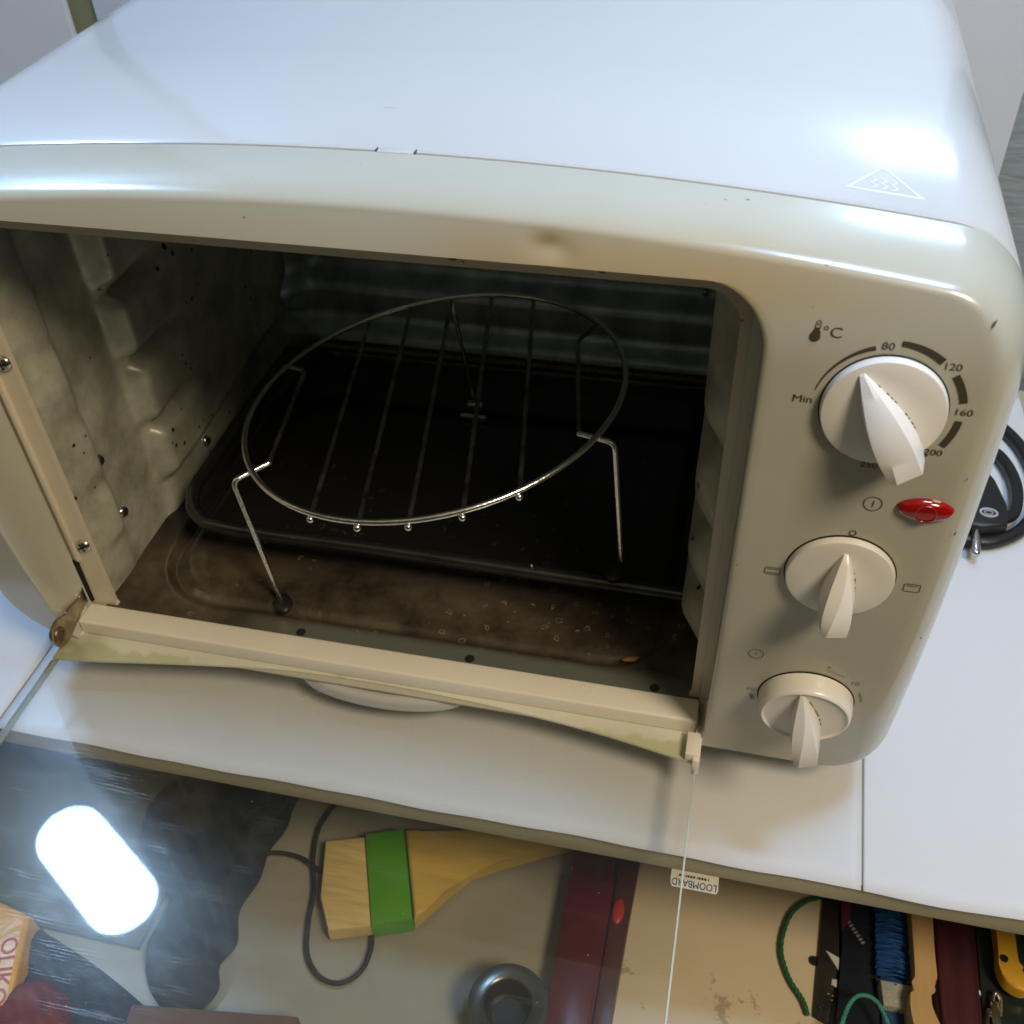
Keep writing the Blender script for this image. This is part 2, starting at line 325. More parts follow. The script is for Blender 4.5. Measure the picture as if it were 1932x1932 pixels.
    return m
M_glass = glass_material()
M_glassedge = mat('glass_edge', (0.34, 0.38, 0.32), 0.15, coat=0.5)

# ------------------------------------------------------------ setting: wall, desk, papers, drawer below
W = box('wall', (-1.2, 0.314, -0.6), (1.4, 0.36, 1.25), M_wall); tag(W, 'grey textured wall behind the oven', None, None, 'structure')
bm = bmesh.new(); add_box(bm, (-1.2, 0.304, 0.001), (-0.1455, 0.3136, 1.25), 0.0015)
tag(from_bm('wall_panel', bm, M_wallp), 'smooth pale wall panel behind the left end of the oven', None, None, 'structure')
bm = bmesh.new(); add_box(bm, (-0.1265, 0.304, 0.001), (0.3980, 0.3136, 1.25), 0.0015)
tag(from_bm('wall_panel', bm, M_wallp), 'smooth pale wall panel directly behind the oven', None, None, 'structure')
bm = bmesh.new(); add_box(bm, (-0.1452, 0.308, 0.001), (-0.1268, 0.3138, 1.25))
tag(from_bm('wall_groove', bm, M_groove), 'dark olive gap between the two wall panels', None, None, 'structure')

M_room = mat('room_wall_paint', (0.13, 0.115, 0.085), 0.8, var=0.05, vscale=2)
for nm, lo_, hi_ in (('room_floor', (-2.0, -1.8, -0.80), (2.2, 0.32, -0.75)), ('room_wall', (-2.0, -1.85, -0.75), (2.2, -1.8, 1.95)), ('room_wall', (-2.05, -1.8, -0.75), (-2.0, 0.36, 1.95)), ('room_wall', (2.2, -1.8, -0.75), (2.25, 0.36, 1.95))):
    tag(box(nm, lo_, hi_, M_room), 'plain drab surface of the room around the desk', None, None, 'structure')

desk = empty('desk', (0.15, 0.12, 0), 'white topped desk carrying the oven, front edge in bare cream laminate', 'desk')
box('table_top', (-0.7, -0.0525, -0.0150), (1.0, 0.3035, 0.0), M_desk, desk, 0.0008)

def paper(xl0, xl1, xr0, xr1, seed, label, waves, z=0.0004, back=0.299, torn=False, amp=1.0):
    """a sheet: x at the front / at the back for the left and the right edge; front edge cut unevenly"""
    rnd = random.Random(seed); n = 90; m = 40; vs = []; fs = []
    ph = [rnd.uniform(0, 6) for _ in range(4)]
    for i in range(n + 1):
        u = i / n
        xf = xl0 + (xr0 - xl0) * u; xb = xl1 + (xr1 - xl1) * u
        yf_ = -0.0550 + amp * (0.00025 * math.sin(xf * 55 + ph[0]) + 0.0002 * math.sin(xf * 140 + ph[1])) + waves(xf)
        for j in range(m + 1):
            t = j / m
            yy = yf_ + (back - yf_) * t
            xx = xf + (xb - xf) * ((yy + 0.055) / (0.305))
            if torn and i == n: xx += rnd.uniform(-0.0014, 0.0014) * (1 if t > 0.6 else 0.2)
            zz = z + 0.0006 * max(0, math.sin(xx * 23 + ph[2])) * max(0, 1 - t * 9)
            vs.append((xx, yy, zz))
    for i in range(n):
        for j in range(m):
            a = i * (m + 1) + j; fs.append((a, a + m + 1, a + m + 2, a + 1))
    o = mesh('paper_sheet', vs, fs, M_paper)
    md = o.modifiers.new('thickness', 'SOLIDIFY'); md.thickness = 0.00035; md.offset = 1
    return tag(o, label, 'paper', 'white sheets covering the desk')
paper(-0.62, -0.62, -0.0436, -0.0441, 3, 'white paper sheet at the left end of the desk, beside the hinge corner', lambda x: 0)
paper(-0.0428, -0.0433, 0.3450, 0.3512, 4, 'wide white paper sheet lying under the oven', lambda x: 0.0)
paper(0.3458, 0.3520, 0.4455, 0.4455, 5, 'white paper sheet right of the oven with the power cable on it', lambda x: -0.0012 * smoothstep(0.35, 0.38, x) + 0.0012 * smoothstep(0.38, 0.41, x) , torn=True)
paper(0.4475, 0.4490, 0.80, 0.80, 6, 'white paper sheet beyond the torn gap at the right edge', lambda x: -0.001, torn=False)

lower = box('drawer_floor', (-0.7, -0.45, -0.142), (1.0, 0.30, -0.130), M_shelf)
tag(lower, 'drawer bottom below the desk edge', None, None, 'structure')

# small sticker on the front edge of the desk
st = empty('sticker', (0.281, -0.0536, -0.0155), 'small white sticker with upside-down lettering on the desk front edge', 'sticker')
def stk(a, t, e=0.0): return (a, -0.0536 - 0.0052 * t - e * 0.6, -0.0125 - 0.0048 * t + e * 0.6)
mesh('label_card', [stk(0.2713, 0), stk(0.2908, 0), stk(0.2912, 0.8), stk(0.2905, 1.0), stk(0.2722, 1.0), stk(0.2715, 0.8)], [(0, 1, 2, 3, 4, 5)], mat('sticker_white', (0.62, 0.60, 0.52), 0.5, var=0.1, vscale=200), st, 0)

def text_mesh(s, size, bold=0.0):
    cu = bpy.data.curves.new('txt', 'FONT'); cu.body = s; cu.size = 1.0; cu.align_x = 'CENTER'; cu.align_y = 'CENTER'; cu.offset = 0.0 if bold < 0.0001 else 0.01
    cu.resolution_u = 3
    ob = bpy.data.objects.new('txt', cu); COL.objects.link(ob)
    dg = bpy.context.evaluated_depsgraph_get()
    me = bpy.data.meshes.new_from_object(ob.evaluated_get(dg))
    bpy.data.objects.remove(ob)
    return me

def text_obj(name, s, size, place, m, parent, bold=0.0, sx=1.0):
    me = text_mesh(s, size, bold)
    for v in me.vertices: v.co = Vector(place(v.co.x * sx * size, v.co.y * size))
    return link(name, me, m, parent, 0)
text_obj('lettering', 'LOOMBARD', 0.0036, lambda a, b: stk(0.2812 - a, 0.66 + b / 0.0062, 0.0002), mat('black_ink', (0.01, 0.01, 0.01), 0.5), st, 0.0, 0.95)
vs = []; fs = []      # second printed line, too small to read
for i in range(11):
    a0 = 0.2870 - 0.00115 * i; w_ = 0.0008 if i % 4 else 0.0004
    vs += [stk(a0, 0.20, 0.0002), stk(a0 - w_, 0.20, 0.0002), stk(a0 - w_, 0.33, 0.0002), stk(a0, 0.33, 0.0002)]; fs.append(tuple(range(4 * i, 4 * i + 4)))
mesh('lettering', vs, fs, mat('black_ink', (0, 0, 0)), st, 0)

# ------------------------------------------------------------ OVEN
oven = empty('toaster_oven', (0.146, 0.14, 0), 'old cream and white toaster oven with open glass door and three dials', 'toaster oven')

def ztop(x): return 0.2605 - 0.36 * (x - 0.158) ** 2
def yf(z): return -0.027 + 0.6 * (z - 0.16) ** 2 + 5 * max(0, z - 0.220) ** 2

NC, NS = 14, 90
def rrect(x0, x1, z0, z1, rbl, rbr, rtr, rtl, arch=0.0):
    """rounded rectangle in xz, same sample count always; arch raises the top edge"""
    pts = []
    def corner(cx, cz, r, a0):
        for k in range(NC + 1):
            a = R(a0 + 90 * k / NC); pts.append([cx + r * math.cos(a), cz + r * math.sin(a)])
    def side(p, q):
        for k in range(1, NS): pts.append([p[0] + (q[0] - p[0]) * k / NS, p[1] + (q[1] - p[1]) * k / NS])
    corner(x0 + rbl, z0 + rbl, rbl, 180); side((x0 + rbl, z0), (x1 - rbr, z0))
    corner(x1 - rbr, z0 + rbr, rbr, 270); side((x1, z0 + rbr), (x1, z1 - rtr))
    corner(x1 - rtr, z1 - rtr, rtr, 0); side((x1 - rtr, z1), (x0 + rtl, z1))
    corner(x0 + rtl, z1 - rtl, rtl, 90); side((x0, z1 - rtl), (x0, z0 + rbl))
    if arch:
        for p in pts:
            t = smoothstep(z1 - 0.09, z1, p[1]); p[1] += t * (ztop(min(0.352, max(-0.036, p[0]))) - ZC)
    return pts

X0, X1, Z0 = -0.0490, 0.3505, 0.0230
ZC = ztop(X1)
def outer(a, at, ab, dr=0.0):
    return rrect(X0 + a, X1 - a, Z0 + ab, ZC - at, 0.038 - dr, 0.022 - dr, 0.024 - dr, 0.036 - dr, 1.0)
OP = (-0.0160, 0.2770, 0.0249, 0.2440)
inner = rrect(*OP, 0.010, 0.010, 0.020, 0.020)
inset = outer(0.013, 0.0060, 0.0008, 0.008)
out = outer(0, 0, 0)
loops = []
# back of the lip on the flange plane, then the lip wall, a fillet, the bowed face, the rounded outer edge, the return
lipb = rrect(OP[0] + 0.0035, OP[1] - 0.0035, OP[2] + 0.0025, OP[3] - 0.0035, 0.008, 0.008, 0.017, 0.017)
loops.append([(x, -0.0002, z) for x, z in lipb])
for k, s in ((0.25, 0.9), (0.5, 0.75), (0.75, 0.5), (0.93, 0.2), (1.0, 0.0)):
    L_ = []
    for (xa, za), (xb, zb) in zip(lipb, inner):
        x = xa + (xb - xa) * (1 - s * 0.35 if k < 1 else 1); z = za + (zb - za) * (1 - s * 0.35 if k < 1 else 1)
        # slightly soft outer edge
        L_.append((x, -0.0002 + (yf(zb) + 0.0012 - (-0.0002)) * k, z))
    loops.append(L_)
for k in (0.012, 0.03):
    loops.append([(xa + (xb - xa) * k, yf(za + (zb - za) * k) + (0.0003 if k < 0.02 else 0), za + (zb - za) * k) for (xa, za), (xb, zb) in zip(inner, inset)])
NV = 26
for i in range(1, NV + 1):
    k = 0.03 + 0.97 * i / NV
    loops.append([(xa + (xb - xa) * k, yf(za + (zb - za) * k), za + (zb - za) * k) for (xa, za), (xb, zb) in zip(inner, inset)])
for i in range(1, 11):
    th = R(90 * i / 10)
    L_ = []
    for (xa, za), (xb, zb) in zip(inset, out):
        y0 = yf(za); q_ = smoothstep(0.215, 0.238, za); y1 = (y0 + 0.021) * (1 - q_) + 0.0110 * q_
        L_.append((xa + (xb - xa) * math.sin(th), y0 + (y1 - y0) * (1 - math.cos(th)), za + (zb - za) * math.sin(th)))
    loops.append(L_)
loops.append([(x, 0.0112, z) for x, z in out])
loops.append([(x * 0.992 + 0.147 * 0.008, 0.0118, z - 0.0010 * (1 if z > 0.1 else -1)) for x, z in out])
def dent(v):
    # the small ding in the top band and a few long soft waves of thin sheet metal
    x, y, z = v
    d = math.hypot(x - 0.2147, (z - 0.2490) * 1.3)
    y += 0.0016 * math.exp(-(d / 0.0042) ** 2)
    return (x, y, z)
n = len(inner); vs = [dent(v) for L_ in loops for v in L_]; fs = []
for j in range(len(loops) - 1):
    for i in range(n):
        a = j * n + i; b = j * n + (i + 1) % n
        fs.append((a, b, b + n, a + n))
mesh('front_fascia', vs, fs, M_fascia, oven, 50)

# casing behind the seam
cs = outer(0.0004, -0.0006, 0.0, 0)
ring_y = [(0.0122, 0.006), (0.0128, 0.0012), (0.0145, 0.0), (0.10, 0.0), (0.20, 0.0), (0.286, 0.0), (0.290, 0.002), (0.291, 0.006)]
vs = []; fs = []
for (y, ins) in ring_y:
    k = 1 - ins / 0.2
    for x, z in cs:
        zz = z
        vs.append((0.147 + (x - 0.147) * k, y, 0.137 + (zz - 0.137) * k))
for j in range(len(ring_y) - 1):
    for i in range(n):
        a = j * n + i; b = j * n + (i + 1) % n; fs.append((a, b, b + n, a + n))
fs.append(tuple((len(ring_y) - 1) * n + i for i in range(n)))
mesh('outer_casing', vs, fs, M_case, oven, 50)
# dark strip that shows in the seam
sm_ = outer(0.0022, 0.0016, 0.002, 0); vs = [(x, y, z) for y in (0.0100, 0.0150) for x, z in sm_]
mesh('seam_gap', vs, [(i, (i + 1) % n, n + (i + 1) % n, n + i) for i in range(n)], M_dark, oven)
# tab slot in the top seam
bm = bmesh.new()
add_box(bm, (0.1548, 0.0148, 0.2600), (0.1672, 0.0158, 0.26095), 0.0002); add_box(bm, (0.1545, 0.0118, 0.2600), (0.1551, 0.0154, 0.26085), 0.0002); add_box(bm, (0.1669, 0.0118, 0.2600), (0.1675, 0.0154, 0.26085), 0.0002)
from_bm('seam_tab', bm, mat('tab_brown', (0.09, 0.07, 0.04), 0.6), oven)
box('seam_tab', (0.1552, 0.0110, 0.2590), (0.1668, 0.0147, 0.26075), M_case, oven, 0.0003)

# flange: the flat frame round the opening, with screws
def ring_plate(name, A, B, y0, y1, m, parent):
    k = len(A); vs = [(x, y0, z) for x, z in A] + [(x, y0, z) for x, z in B] + [(x, y1, z) for x, z in B]
    fs = [(i, (i + 1) % k, k + (i + 1) % k, k + i) for i in range(k)] + [(k + i, k + (i + 1) % k, 2 * k + (i + 1) % k, 2 * k + i) for i in range(k)]
    return mesh(name, vs, fs, m, parent, 50)
A_ = rrect(OP[0] - 0.002, OP[1] + 0.001, OP[2] - 0.001, OP[3] + 0.001, 0.008, 0.008, 0.016, 0.016)
B_ = rrect(0.0, 0.2700, 0.0330, 0.2298, 0.004, 0.004, 0.012, 0.012)
flange = ring_plate('door_flange', A_, B_, 0.0004, 0.0030, M_flange, oven)
# a raised ridge on the left flange strip
bm = bmesh.new(); add_box(bm, (-0.0095, -0.0022, 0.064), (-0.0068, 0.0006, 0.2300), 0.0010)
from_bm('flange_ridge', bm, M_flange, oven)
prism('hinge_slot', [(-0.0160, 0.0352), (-0.0104, 0.0362), (-0.0098, 0.0621), (-0.0158, 0.0632)], -0.0004, 0.0002, M_dark, oven, axis='y')

def screw(loc, axis, r=0.0036, m=M_steel, parent=oven):
    """pan head screw with a cross recess"""
    bm = bmesh.new(); prof = [(0, 0.55), (0.35, 0.53), (0.7, 0.42), (0.92, 0.2), (1.0, 0.0)]
    N_ = 20; rings = []
    for rr, h in prof[1:]:
        rings.append([bm.verts.new((rr * r * math.cos(2 * math.pi * k / N_), rr * r * math.sin(2 * math.pi * k / N_), h * r)) for k in range(N_)])
    top = bm.verts.new((0, 0, 0.55 * r))
    for k in range(N_): bm.faces.new((top, rings[0][k], rings[0][(k + 1) % N_]))
    for a, b in zip(rings[:-1], rings[1:]):
        for k in range(N_): bm.faces.new((a[k], b[k], b[(k + 1) % N_], a[(k + 1) % N_]))
    q = Vector(axis).to_track_quat('Z', 'Y').to_matrix().to_4x4()
    T = Matrix.Translation(loc) @ q @ Matrix.Rotation(random.uniform(0, 1.5), 4, 'Z')
    bm.transform(T)
    s = from_bm('screw', bm, m, parent, 50)
    b2 = bmesh.new()
    for ang in (0, 90):
        add_box(b2, (-0.62 * r, -0.11 * r, 0.40 * r), (0.62 * r, 0.11 * r, 0.575 * r), 0.0, rot=Matrix.Rotation(R(ang), 3, 'Z'), piv=Vector((0, 0, 0)))
    b2.transform(T)
    from_bm('screw_recess', b2, M_dark, s, 0)
    return s
for z in (0.0736, 0.1718): screw((-0.0030, -0.0000, z), (0, -1, 0.1), 0.0034)

# --- cavity
GZ = (0.0907, 0.1275, 0.1630)
def prof_h(y, z):
    h = 0.0040 * smoothstep(0.002, 0.024, y) - 0.0040 * smoothstep(0.0260, 0.0310, y) + 0.0110 * smoothstep(0.0610, 0.0700, y)
    if y > 0.08: h -= 0.006 * smoothstep(0.09, 0.2, y)
    g = sum(math.exp(-((z - gz) / (0.0050 if y < 0.05 else 0.0042)) ** 2) for gz in GZ) * (0.6 if y < 0.045 else 1.0) * (1 - smoothstep(0.085, 0.13, y))
    g2 = smoothstep(0.064, 0.054, z)
    h *= (1 - 0.70 * min(1, g)) * (1 - 0.75 * g2)
    return h
def lw(u, v):
    y = 0.001 + 0.249 * u; z = 0.0300 + 0.205 * v
    return (-0.0045 + prof_h(y, z), y, z)
def rw(u, v):
    y = 0.001 + 0.249 * u; z = 0.0300 + 0.205 * v
    g = min(1, sum(math.exp(-((z - gz) / 0.0075) ** 2) for gz in (0.152, 0.1120, 0.0780)))
    return (0.2735 - 0.0125 * smoothstep(0.001, 0.030, y) * (1 - 0.75 * g * (1 - smoothstep(0.03, 0.06, y))) * (1 - 0.8 * smoothstep(0.060, 0.050, z)), y, z)
lwall = grid('cavity_side', lw, 150, 110, M_cavity, oven); lwall['label'] = 'left side wall of the cavity with pressed rack guides'
rwall = grid('cavity_side', rw, 110, 90, M_cavity, oven); rwall['label'] = 'right side wall of the cavity, seen edge on'
def bw(u, v):
    x = -0.006 + 0.282 * u; z = 0.030 + 0.205 * v
    e = min(smoothstep(0.000, 0.016, x), smoothstep(0.272, 0.256, x))
    s = 0.0120 * smoothstep(0.0560, 0.0440, z) + 0.0140 * smoothstep(0.0840, 0.0700, z)
    return (x, 0.2480 - s * 1.0 - (1 - e) * 0.014 * smoothstep(0.05, 0.07, z), z)
grid('cavity_back', bw, 90, 120, M_back, oven)
grid('cavity_roof', lambda u, v: (-0.006 + 0.282 * u, 0.001 + 0.249 * v, 0.2315), 4, 4, M_back, oven)
for (y, z) in ((0.0294, 0.0990), (0.0330, 0.0640)):
    screw((-0.0045 + prof_h(y, z), y, z), (1, -0.25, 0.1), 0.0030)
screw((-0.0010, 0.109, 0.0482), (1, -0.2, 0.3), 0.0028)
for z in (0.150, 0.0460): screw((0.2735, 0.006, z), (-1, -0.2, 0.1), 0.0030)
screw((0.2500, 0.2455, 0.083), (0, -1, 0), 0.0020)

# crumb tray with its pressed rounded groove
def rr_dist(x, y, x0, x1, y0, y1, r):
    cx, cy = (x0 + x1) / 2, (y0 + y1) / 2
    qx, qy = abs(x - cx) - (x1 - x0) / 2 + r, abs(y - cy) - (y1 - y0) / 2 + r
    return math.hypot(max(qx, 0), max(qy, 0)) + min(max(qx, qy), 0) - r
def tr_(u, v):
    x = -0.0045 + 0.279 * u; y = -0.0010 + 0.2500 * v ** 1.35
    d = rr_dist(x, y, 0.0135, 0.2570, 0.0125, 0.2250, 0.030)
    z = 0.0345 - 0.0024 * math.exp(-(d / 0.0028) ** 2) - 0.0006 * smoothstep(0.004, -0.004, d)
    return (x, y, z)
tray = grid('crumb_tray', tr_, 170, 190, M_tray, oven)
for x in (0.0930, 0.1727, 0.2545):
    bm = bmesh.new(); bmesh.ops.create_circle(bm, cap_ends=True, radius=0.0022, segments=18, matrix=Matrix.Translation((x, 0.0016, 0.03472)))
    from_bm('tray_hole', bm, M_dark, oven, 0)
# tubular heating element: one loop lying above the tray
P = [(0.276, 0.0400, 0.0535), (0.20, 0.0402, 0.0545), (0.12, 0.0408, 0.055), (0.046, 0.0406, 0.055), (0.026, 0.0460, 0.055), (0.0160, 0.0620, 0.055), (0.0150, 0.085, 0.055),
     (0.0150, 0.12, 0.055), (0.0155, 0.16, 0.055), (0.0170, 0.180, 0.055), (0.0240, 0.194, 0.055), (0.0400, 0.1985, 0.055), (0.12, 0.2000, 0.0545), (0.276, 0.2020, 0.054)]
tube('heating_element', catmull(P, 8), 0.0034, mat('element_steel', (0.085, 0.088, 0.088), 0.28, metal=0.85, var=0.3, vscale=60, spots=((0.5, 0.5, 0.45), 120, 0.006)), oven, 14)
for x in (0.10, 0.2):
    pass

# sill strip below the opening
box('door_sill', (-0.0128, -0.0125, 0.0262), (0.2740, -0.0004, 0.0347), M_sill, oven, 0.0011, 3)
# chipped cut-out with a white catch at the left end of the sill
box('sill_catch', (-0.0165, -0.0120, 0.0300), (-0.0135, -0.0030, 0.0352), mat('catch_white', (0.75, 0.74, 0.66), 0.3), oven, 0.0006)
# rounded lip of the crumb tray / lower apron showing below the door
pts = []
bm = bmesh.new()
N_ = 40; rows = []
for j, (s, z) in enumerate([(1.0, 0.0045), (1.02, 0.0062), (0.985, 0.0085), (0.90, 0.0100), (0.75, 0.0105), (0.5, 0.0090), (0.2, 0.0080), (0.02, 0.0080)]):
    rows.append([bm.verts.new((0.1335 + 0.0385 * s * math.cos(math.pi * k / N_), -0.0080 - 0.0120 * s * math.sin(math.pi * k / N_), z + 0.0125)) for k in range(N_ + 1)])
for a, b in zip(rows[:-1], rows[1:]):
    for k in range(N_): bm.faces.new((a[k], a[k + 1], b[k + 1], b[k]))
from_bm('tray_lip', bm, M_case, oven, 60)

# feet
for (x, y) in ((-0.03, 0.03), (0.325, 0.03), (-0.03, 0.26), (0.325, 0.26)):
    bm = bmesh.new(); bmesh.ops.create_cone(bm, cap_ends=True, radius1=0.009, radius2=0.011, depth=0.0238, segments=20, matrix=Matrix.Translation((x, y, 0.0123)))
    from_bm('foot', bm, M_black, oven)

# --- door: open, lying level towards the camera
M_rail = mat('stained_rail', (0.66, 0.66, 0.56), 0.38, coat=0.2, var=0.10, vscale=18)
def rail_material():
    nt = M_rail.node_tree; N = nt.nodes; L = nt.links; b = N['Principled BSDF']
    old = b.inputs['Base Color'].links[0].from_socket
    tc = N.new('ShaderNodeTexCoord')
    nz = N.new('ShaderNodeTexNoise'); nz.inputs['Scale'].default_value = 55; nz.inputs['Detail'].default_value = 6; nz.inputs['Roughness'].default_value = 0.65; L.new(tc.outputs['Object'], nz.inputs['Vector'])
    sx = N.new('ShaderNodeSeparateXYZ'); L.new(tc.outputs['Object'], sx.inputs[0])
    # old yellowed glue along the outer edge, flaked off towards the right end
    yb = N.new('ShaderNodeMapRange'); yb.inputs[1].default_value = -0.1540; yb.inputs[2].default_value = -0.1640; yb.inputs[3].default_value = -0.18; yb.inputs[4].default_value = 0.22; L.new(sx.outputs['Y'], yb.inputs[0])
    ad = N.new('ShaderNodeMath'); ad.operation = 'ADD'; L.new(nz.outputs['Fac'], ad.inputs[0]); L.new(yb.outputs[0], ad.inputs[1])
    rp = N.new('ShaderNodeValToRGB'); rp.color_ramp.elements[0].position = 0.47; rp.color_ramp.elements[1].position = 0.56; L.new(ad.outputs[0], rp.inputs[0])
    mx = N.new('ShaderNodeMix'); mx.data_type = 'RGBA'; L.new(rp.outputs[0], mx.inputs['Factor']); L.new(old, mx.inputs['A']); mx.inputs['B'].default_value = (0.55, 0.56, 0.36, 1)
    # rust near the hinge
    rx = N.new('ShaderNodeMapRange'); rx.inputs[1].default_value = -0.160; rx.inputs[2].default_value = -0.136; rx.inputs[3].default_value = 0.85; rx.inputs[4].default_value = 0.0; L.new(sx.outputs['X'], rx.inputs[0])
    n2 = N.new('ShaderNodeTexNoise'); n2.inputs['Scale'].default_value = 130; L.new(tc.outputs['Object'], n2.inputs['Vector'])
    mm = N.new('ShaderNodeMath'); mm.operation = 'MULTIPLY'; L.new(rx.outputs[0], mm.inputs[0]); L.new(n2.outputs['Fac'], mm.inputs[1])
    mx2 = N.new('ShaderNodeMix'); mx2.data_type = 'RGBA'; L.new(mm.outputs[0], mx2.inputs['Factor']); L.new(mx.outputs['Result'], mx2.inputs['A']); mx2.inputs['B'].default_value = (0.22, 0.13, 0.03, 1)
    L.new(mx2.outputs['Result'], b.inputs['Base Color'])
rail_material()
edge = catmull([(-0.0190, -0.0290, 0), (0.0, -0.0268, 0), (0.0306, -0.0220, 0), (0.065, -0.0170, 0), (0.0952, -0.0141, 0), (0.1320, -0.0133, 0), (0.1699, -0.0143, 0), (0.2000, -0.0163, 0), (0.2271, -0.0190, 0), (0.2520, -0.0228, 0), (0.2745, -0.0270, 0)], 6)
poly = [(-0.0190, -0.0080), (-0.0190, -0.0180)] + [(v.x, v.y) for v in edge] + [(0.2745, -0.0130), (0.2745, -0.0080)]
bm = bmesh.new()
top = [bm.verts.new((a, b, 0.0262)) for a, b in poly]; bot = [bm.verts.new((a, b, 0.0250)) for a, b in poly]
bm.faces.new(top)
for i in range(len(poly)): bm.faces.new((top[i], bot[i], bot[(i + 1) % len(poly)], top[(i + 1) % len(poly)]))
door = from_bm('door', bm, M_rail, oven, 30)
door['label'] = 'open door: stained white metal rail holding a scratched glass pane'
# pane
bm = bmesh.new(); add_box(bm, (-0.0190, -0.205, 0.0212), (0.2750, -0.0090, 0.0246), 0.0)
pane = from_bm('glass_pane', bm, M_glass, door, 0)
me = pane.data
me.materials.append(M_glassedge)
for p_ in me.polygons:
    if abs(p_.normal.z) < 0.5 and abs(p_.normal.x) > 0.5: p_.material_index = 1
    if p_.normal.z < -0.5: pass
box('pane_edge', (0.2751, -0.205, 0.0215), (0.2758, -0.0290, 0.0248), mat('pale_glass_edge', (0.55, 0.58, 0.50), 0.2, coat=0.5), door)
box('pane_edge', (-0.0200, -0.205, 0.0212), (-0.0191, -0.0290, 0.0247), mat('green_glass_edge', (0.16, 0.20, 0.16), 0.2, coat=0.5), door)
# end clip and its folded flap
box('rail_clip', (0.2706, -0.0265, 0.0266), (0.2762, -0.0150, 0.0312), M_sill, door, 0.0006)
box('rail_clip', (0.2738, -0.0285, 0.0200), (0.2768, -0.0005, 0.0300), M_sill, door, 0.0006)
box('hinge_pin', (0.2745, -0.0035, 0.0270), (0.2795, 0.0010, 0.0318), M_sill, oven, 0.0007)
# left hinge arm
hp = [(0.0021, 0.0587), (0.0046, 0.0560), (0.0055, 0.0467), (0.0028, 0.0388), (-0.0015, 0.0362), (-0.0060, 0.0360), (-0.0096, 0.0345), (-0.0136, 0.0335), (-0.0177, 0.0320), (-0.0230, 0.0315), (-0.0275, 0.0335),
      (-0.0297, 0.0382), (-0.0290, 0.0429), (-0.0250, 0.0456), (-0.0207, 0.0455), (-0.0165, 0.0434), (-0.0144, 0.0440), (-0.0097, 0.0432), (-0.0049, 0.0424), (-0.0011, 0.0455), (0.0005, 0.0522)]
hg = prism('hinge_arm', hp, -0.0145, -0.0130, M_hinge, door, 0.0004, 2, 'x', sm=4)
bm = bmesh.new()
for k, (ra, h0) in enumerate([(0.0036, 0.0), (0.0040, 0.0006), (0.0032, 0.0010), (0.0022, 0.0008), (0.0020, -0.0004)]):
    pass
add_tube(bm, [(-0.0128, -0.0250 + 0.0030 * math.cos(2 * math.pi * k / 28), 0.0392 + 0.0030 * math.sin(2 * math.pi * k / 28)) for k in range(28)], 0.0009, 8, True)
from_bm('rivet', bm, mat('rusty_rivet', (0.26, 0.16, 0.08), 0.4, metal=0.8, var=0.3, vscale=200), hg)
bm = bmesh.new(); bmesh.ops.create_cone(bm, cap_ends=True, radius1=0.0026, radius2=0.0026, depth=0.0010, segments=24, matrix=Matrix.Translation((-0.0127, -0.0250, 0.0392)) @ Matrix.Rotation(R(90), 4, 'Y'))
from_bm('rivet_core', bm, mat('rust_dark', (0.09, 0.045, 0.02), 0.6, var=0.3, vscale=300), hg)

